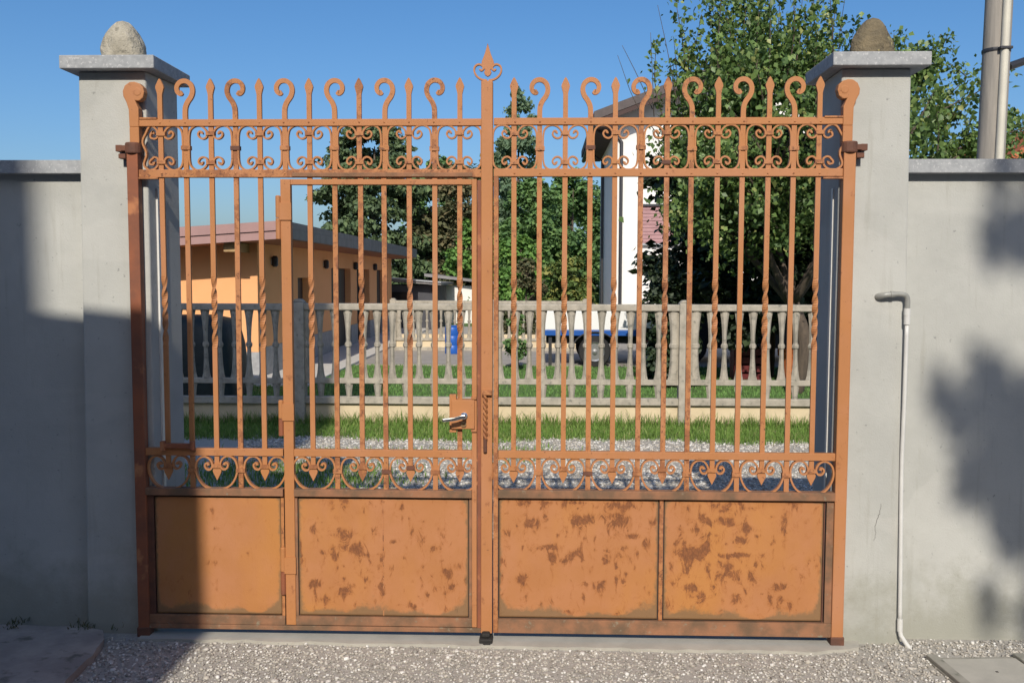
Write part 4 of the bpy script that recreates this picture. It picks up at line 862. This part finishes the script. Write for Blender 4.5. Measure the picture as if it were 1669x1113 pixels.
tree('bright_bush', 'bright green bush low behind the centre post', 'bush', (-.7, 26), .1, 2.9, lambda t: .95 * (1 - t ** 2.4) ** .5, 24, .42, 5000, .12, 'bright_leaf', .1, group=far)
tree('brown_bush', 'round brownish bush behind the near fence right of the centre post', 'bush', (-.38, 19), .1, 2.05, lambda t: .52 * (1 - t ** 2.4) ** .5, 16, .28, 4500, .07, 'autumn_leaf', .05)
tree('yellow_bush', 'loose yellow-green bush in front of the white house wall', 'bush', (.62, 17.2), .2, 2.25, lambda t: .72 * (1 - t ** 2) ** .5, 24, .28, 4200, .085, 'yellow_leaf', .06, shell=.7)
tree('fence_weed', 'leafy weed plant at the far fence between two balusters', 'plant', (-.42, 12.2), .02, 1.0, lambda t: .26 * (1 - t ** 2) ** .5, 12, .14, 700, .06, 'mid_leaf', .015)
tree('leafy_tree', 'green tree between the dark tree and the centre post', 'tree', (-4.9, 41), .8, 7.3, lambda t: 2.0 * (1 - t ** 2.2) ** .5, 44, .75, 8000, .18, 'mid_leaf', .16, group=far)
tree('back_tree', 'dark green tree mass low behind the outbuildings', 'tree', (-5.0, 44), .1, 4.6, lambda t: 2.6 * (1 - t ** 3) ** .5, 40, .9, 7000, .2, 'conifer_leaf', .2, group=far)
tree('back_tree', 'green tree mass beside the white house at the back', 'tree', (3.0, 50), .1, 6.8, lambda t: 2.6 * (1 - t ** 3) ** .5, 40, .9, 7000, .22, 'mid_leaf', .2, group=far)
for k, (x, z) in enumerate(((-12, 3.0), (-16, 3.5))):
    tree('back_tree', ['green tree hidden behind the orange building', 'green tree far off behind the orange building'][k], 'tree', (x, 52), .1, z, lambda t: 2.4 * (1 - t ** 3) ** .5, 24, .8, 3000, .22, 'mid_leaf', .2, group=far)

# fruit tree on the right
FT = thing('fruit_tree', 'large leafy fruit tree with upright shoots behind the right half of the gate', 'tree', (3.55, 9.2, 0))
B0 = np.array([3.55, 9.2, 0.0]); br_m = MB(); L = []; SZ = []
def clump(p, r_, n, s=.085):
    s *= .92; n = int(n * 1.9)
    q = RNG.normal(size=(n, 3)) * r_ * np.array([1, 1, .8]); L.append(np.array(p) + q); SZ.append(RNG.uniform(.5, 1.35, n) * s)
def branch(p0, p1, r0, r1, sag=.0, seg=6):
    p0, p1 = np.array(p0, float), np.array(p1, float); m = (p0 + p1) / 2 + RNG.normal(size=3) * .05 * np.linalg.norm(p1 - p0) + np.array([0, 0, sag])
    pts = spline([p0, m, p1], 4); br_m.tube([tuple(q) for q in pts - B0], list(np.linspace(r0, r1, len(pts))), seg); return pts
def leafy(pts, per, r_, s=.085, start=.25):
    k = int(len(pts) * start)
    for q in pts[k:]: clump(q, r_, per, s)
branch((3.55, 9.2, -.1), (3.5, 9.15, 1.3), .12, .09, seg=10)
limbs = []
for a, e, l in ((.2, .9, 1.6), (1.3, 1.0, 1.7), (2.4, .85, 1.8), (3.3, .8, 1.7), (4.2, .9, 1.7), (5.2, .8, 1.9), (5.9, 1.1, 1.8), (2.9, 1.3, 2.0)):
    p1 = np.array([3.5 + l * math.cos(a) * math.cos(e), 9.15 + l * math.sin(a) * math.cos(e), 1.3 + l * math.sin(e)]); branch((3.5, 9.15, 1.25), p1, .06, .028, seg=8); limbs.append(p1)
# crown lumps (x, y, z, spread)
lumps = []
for k in range(135):
    d = RNG.normal(size=3); d /= np.linalg.norm(d); q = RNG.uniform(.35, 1.0) ** .6
    c = np.array([3.5, 9.0, 3.35]) + d * q * np.array([1.85, 2.0, 1.55])
    if c[2] < 1.35: continue
    lumps.append(c)
for c in lumps:
    j = min(limbs, key=lambda v: np.linalg.norm(v - c)); pts = branch(j, c, .022, .005, seg=5)
    clump(c, .20, 58); leafy(pts, 4, .12)
for k in range(26):                                      # low skirt reaching towards the house wall on the left
    c = np.array([RNG.uniform(1.72, 2.6), RNG.uniform(8.0, 9.6), RNG.uniform(1.9, 3.5)]); j = min(limbs, key=lambda v: np.linalg.norm(v - c)); pts = branch(j, c, .018, .004, seg=5)
    clump(c, .17, 34); leafy(pts, 3, .10, start=.5)
for k in range(60):                                      # leafy upright shoots at the top
    x = RNG.uniform(1.75, 5.1); y = RNG.uniform(8.2, 9.8); z0 = 4.1 - .55 * abs(x - 3.3) ** 1.2 * .8; l = RNG.uniform(.6, 1.7)
    pts = branch((x, y, z0), (x + RNG.normal() * .12, y + RNG.normal() * .1, z0 + l), .012, .003, seg=4); leafy(pts, int(RNG.integers(6, 14)), .075, .08, .1)
for x, z0, l in ((1.86, 3.5, 1.9), (2.05, 3.5, 1.2), (2.32, 3.7, 1.6), (2.55, 3.8, 1.4), (2.75, 3.9, 1.5), (3.0, 3.9, 1.3), (4.3, 3.7, 1.3), (4.6, 3.6, 1.3), (2.9, 3.6, 1.7), (2.45, 3.6, 1.9)):
    pts = branch((x, 8.9, z0), (x - .08, 8.9, z0 + l), .014, .003, seg=4); leafy(pts, 15, .085, .08, .05)
for (x0, z0), (x1, z1) in (((4.6, 3.5), (5.95, 4.35)), ((4.7, 3.3), (5.6, 3.75)), ((4.9, 2.9), (6.0, 3.45)), ((4.6, 2.6), (5.7, 3.0)), ((4.8, 3.8), (5.4, 4.7)), ((5.0, 2.6), (5.9, 2.75)), ((5.1, 3.2), (6.6, 3.9)), ((4.4, 2.3), (5.6, 2.4)), ((5.2, 2.9), (6.5, 3.1))):
    for rep in range(2):
        y = RNG.uniform(8.6, 9.4); pts = branch((x0, y, z0), (x1 + RNG.normal() * .1, y, z1 + RNG.normal() * .12), .02, .004, -.05, 5); leafy(pts, 13, .11, .085, .0)
        for q in pts[3:]:
            if RNG.random() < .7: p2 = branch(q, q + np.array([RNG.normal() * .2, RNG.normal() * .2, RNG.uniform(.1, .45)]), .008, .003, seg=4); leafy(p2, 5, .07, .08)
for x0, z0, x1, z1 in ((1.62, 3.5, 1.02, 4.62), (1.52, 3.8, 1.46, 4.92), (1.86, 3.8, 1.55, 5.28), (1.86, 3.9, 1.77, 4.86), (1.94, 3.9, 1.86, 5.12), (1.5, 3.9, 1.08, 4.75), (2.2, 4.2, 2.42, 5.5), (3.3, 4.4, 3.5, 5.6), (3.8, 4.3, 3.95, 5.6), (2.9, 4.4, 3.0, 5.6), (4.0, 4.3, 4.05, 5.4)):
    branch((x0, 8.9, z0), (x1, 8.9, z1), .007, .003, seg=4)    # bare whips
br_m.build('trunk', 'bark', FT, smooth=True)
P = np.concatenate(L); S = np.concatenate(SZ)
cr_ = place('crown', leaf_mesh('crown', P - B0, S, 'fruit_leaf', .35, .41, .6), FT); cr_['kind'] = 'stuff'

tree('evergreen_shrub', 'dense dark leaf mass added to deepen the shade under the fruit tree', 'shrub', (3.7, 11.3), .9, 3.9, lambda t: 2.0 * (1 - (2 * t - 1) ** 4 * .6) ** .5, 90, .5, 17000, .12, 'dark_leaf', .1, shell=.8)  # added leaf mass, near-black to stand for the crown's deep shade
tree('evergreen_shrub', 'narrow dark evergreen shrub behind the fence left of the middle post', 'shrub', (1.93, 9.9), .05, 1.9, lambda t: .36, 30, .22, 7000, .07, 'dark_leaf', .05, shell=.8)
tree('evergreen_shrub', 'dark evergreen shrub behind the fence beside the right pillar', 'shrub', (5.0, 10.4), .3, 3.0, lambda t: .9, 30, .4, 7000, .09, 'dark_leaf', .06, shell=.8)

# ------------------------------------------------------------------ behind the camera: what throws the shadows, plus a house added to cut sky light
def off(x, z, Lz):                                       # a point that shades (x, z) on the gate plane from Lz metres in front of it
    return x + Lz * TANAZ, z + Lz * TANEL
La, Lb = 5.6, 9.0
x1, z1 = off(-1.530, 1.455, La); x0, z0 = off(-2.6, 1.58, La)
an = thing('annex_house', 'plain two-storey annex behind the viewer whose eave shades the left wall', 'house', (-6, -7, 0))
MB().prism([(-7.5, 0), (x1 - .02, 0), (x1 - .02, z1 - .1), (-7.5, z0 - .02)], -La - 4, -La - .10).build('wall', 'street_plaster', an)
MB().prism([(-7.8, z0 + .45), (-7.8, z0 + .57), (x1, z1), (x1, z1 - .1)], -La - 4.2, -La).build('roof', 'brown_roof', an)
MB().box(-4.6, -3.6, -La - .099, -La - .06, 1.0, 2.4).build('window', 'glass_dark', an); MB().box(-4.6, -3.6, -La - .099, -La - .06, 3.4, 4.6).build('window', 'glass_dark', an)
for c in an.children: c.location = -an.location
xt, ztp = off(-2.345, 6.8, Lb)
tb = thing('apartment_block', 'tall plain apartment block behind the viewer that shades the left wall', 'building', (-8, -12, 0))
MB().box(-14, xt, -Lb - 8, -Lb, 0, ztp).build('wall', 'street_plaster', tb)
for f_ in range(4):
    for x in (-12.4, -9.6, -6.8): MB().box(x, x + 1.2, -Lb - .0, -Lb + .04, 1.0 + f_ * 2.9, 2.5 + f_ * 2.9).build('window', 'glass_dark', tb)
for c in tb.children: c.location = -tb.location
op = thing('sky_block_house', 'plain long house added unseen behind the viewer to block low sky light', 'house', (7, -20, 0))  # added unseen house, sized to block low sky and deepen the shade
MB().box(-1.6, 17, -24, -16, 0, 8.8).build('wall', 'dark_grey_wall', op)
MB().prism([(-1.9, 8.8), (17.3, 8.8), (16.4, 9.7), (-1.0, 9.7)], -24.3, -16.0).build('roof', 'brown_roof', op)
for x in (2.0, 5.0, 8.0, 11.0):
    for z in (.9, 3.6, 6.3): MB().box(x, x + 1.1, -16.0, -15.96, z, z + 1.3).build('window', 'glass_dark', op)
for c in op.children: c.location = -op.location
LT = 12.0
st = thing('street_tree', 'tall tree behind the viewer that throws soft shadows on the right wall', 'tree', (4.4, -LT, 0))
bl = []
for x, z, r1, r2 in ((1.77, 1.19, .05, .025), (1.87, 1.20, .08, .045), (1.99, 1.19, .10, .08), (2.13, 1.14, .14, .14), (2.36, .98, .34, .34), (2.04, .98, .12, .11), (1.97, .84, .10, .05), (1.90, .71, .06, .035), (2.10, .80, .13, .12), (2.06, .62, .07, .05), (2.22, .58, .15, .10), (2.10, .42, .05, .05), (2.02, .33, .03, .03), (2.50, .16, .32, .24), (2.33, .16, .14, .18), (2.10, 2.0, .10, .06), (1.98, 1.93, .06, .035), (2.25, 2.10, .14, .10), (2.0, 2.07, .05, .02), (2.9, .75, .4, .55), (2.45, 1.75, .10, .06), (3.3, 1.6, .6, .7), (3.7, .4, .7, .8), (4.6, 1.2, 1.0, 1.1), (3.6, 2.6, .7, .5), (5.0, -.6, .9, .9)):
    X, Z = off(x, z, LT); bl.append((X - 4.4, RNG.uniform(-.2, .2), Z, r1, max(r1, .2), r2))
P, d = blob_points(bl, 48000, 1.0)
cr_ = place('crown', leaf_mesh('crown', P, RNG.uniform(.6, 1.3, len(P)) * .085, 'mid_leaf', .4), st); cr_['kind'] = 'stuff'
tm = MB().tube([(0, 0, -.1), (.05, 0, 4.5), (.1, 0, 9)], [.26, .2, .1], 12)
for b in bl: tm.tube([(.07, 0, b[2] - 1.2 - abs(b[0]) * .6), (b[0] * .5, b[1], b[2] - .5), tuple(b[:3])], [.06, .04, .015], 6)
tm.build('trunk', 'bark', st)
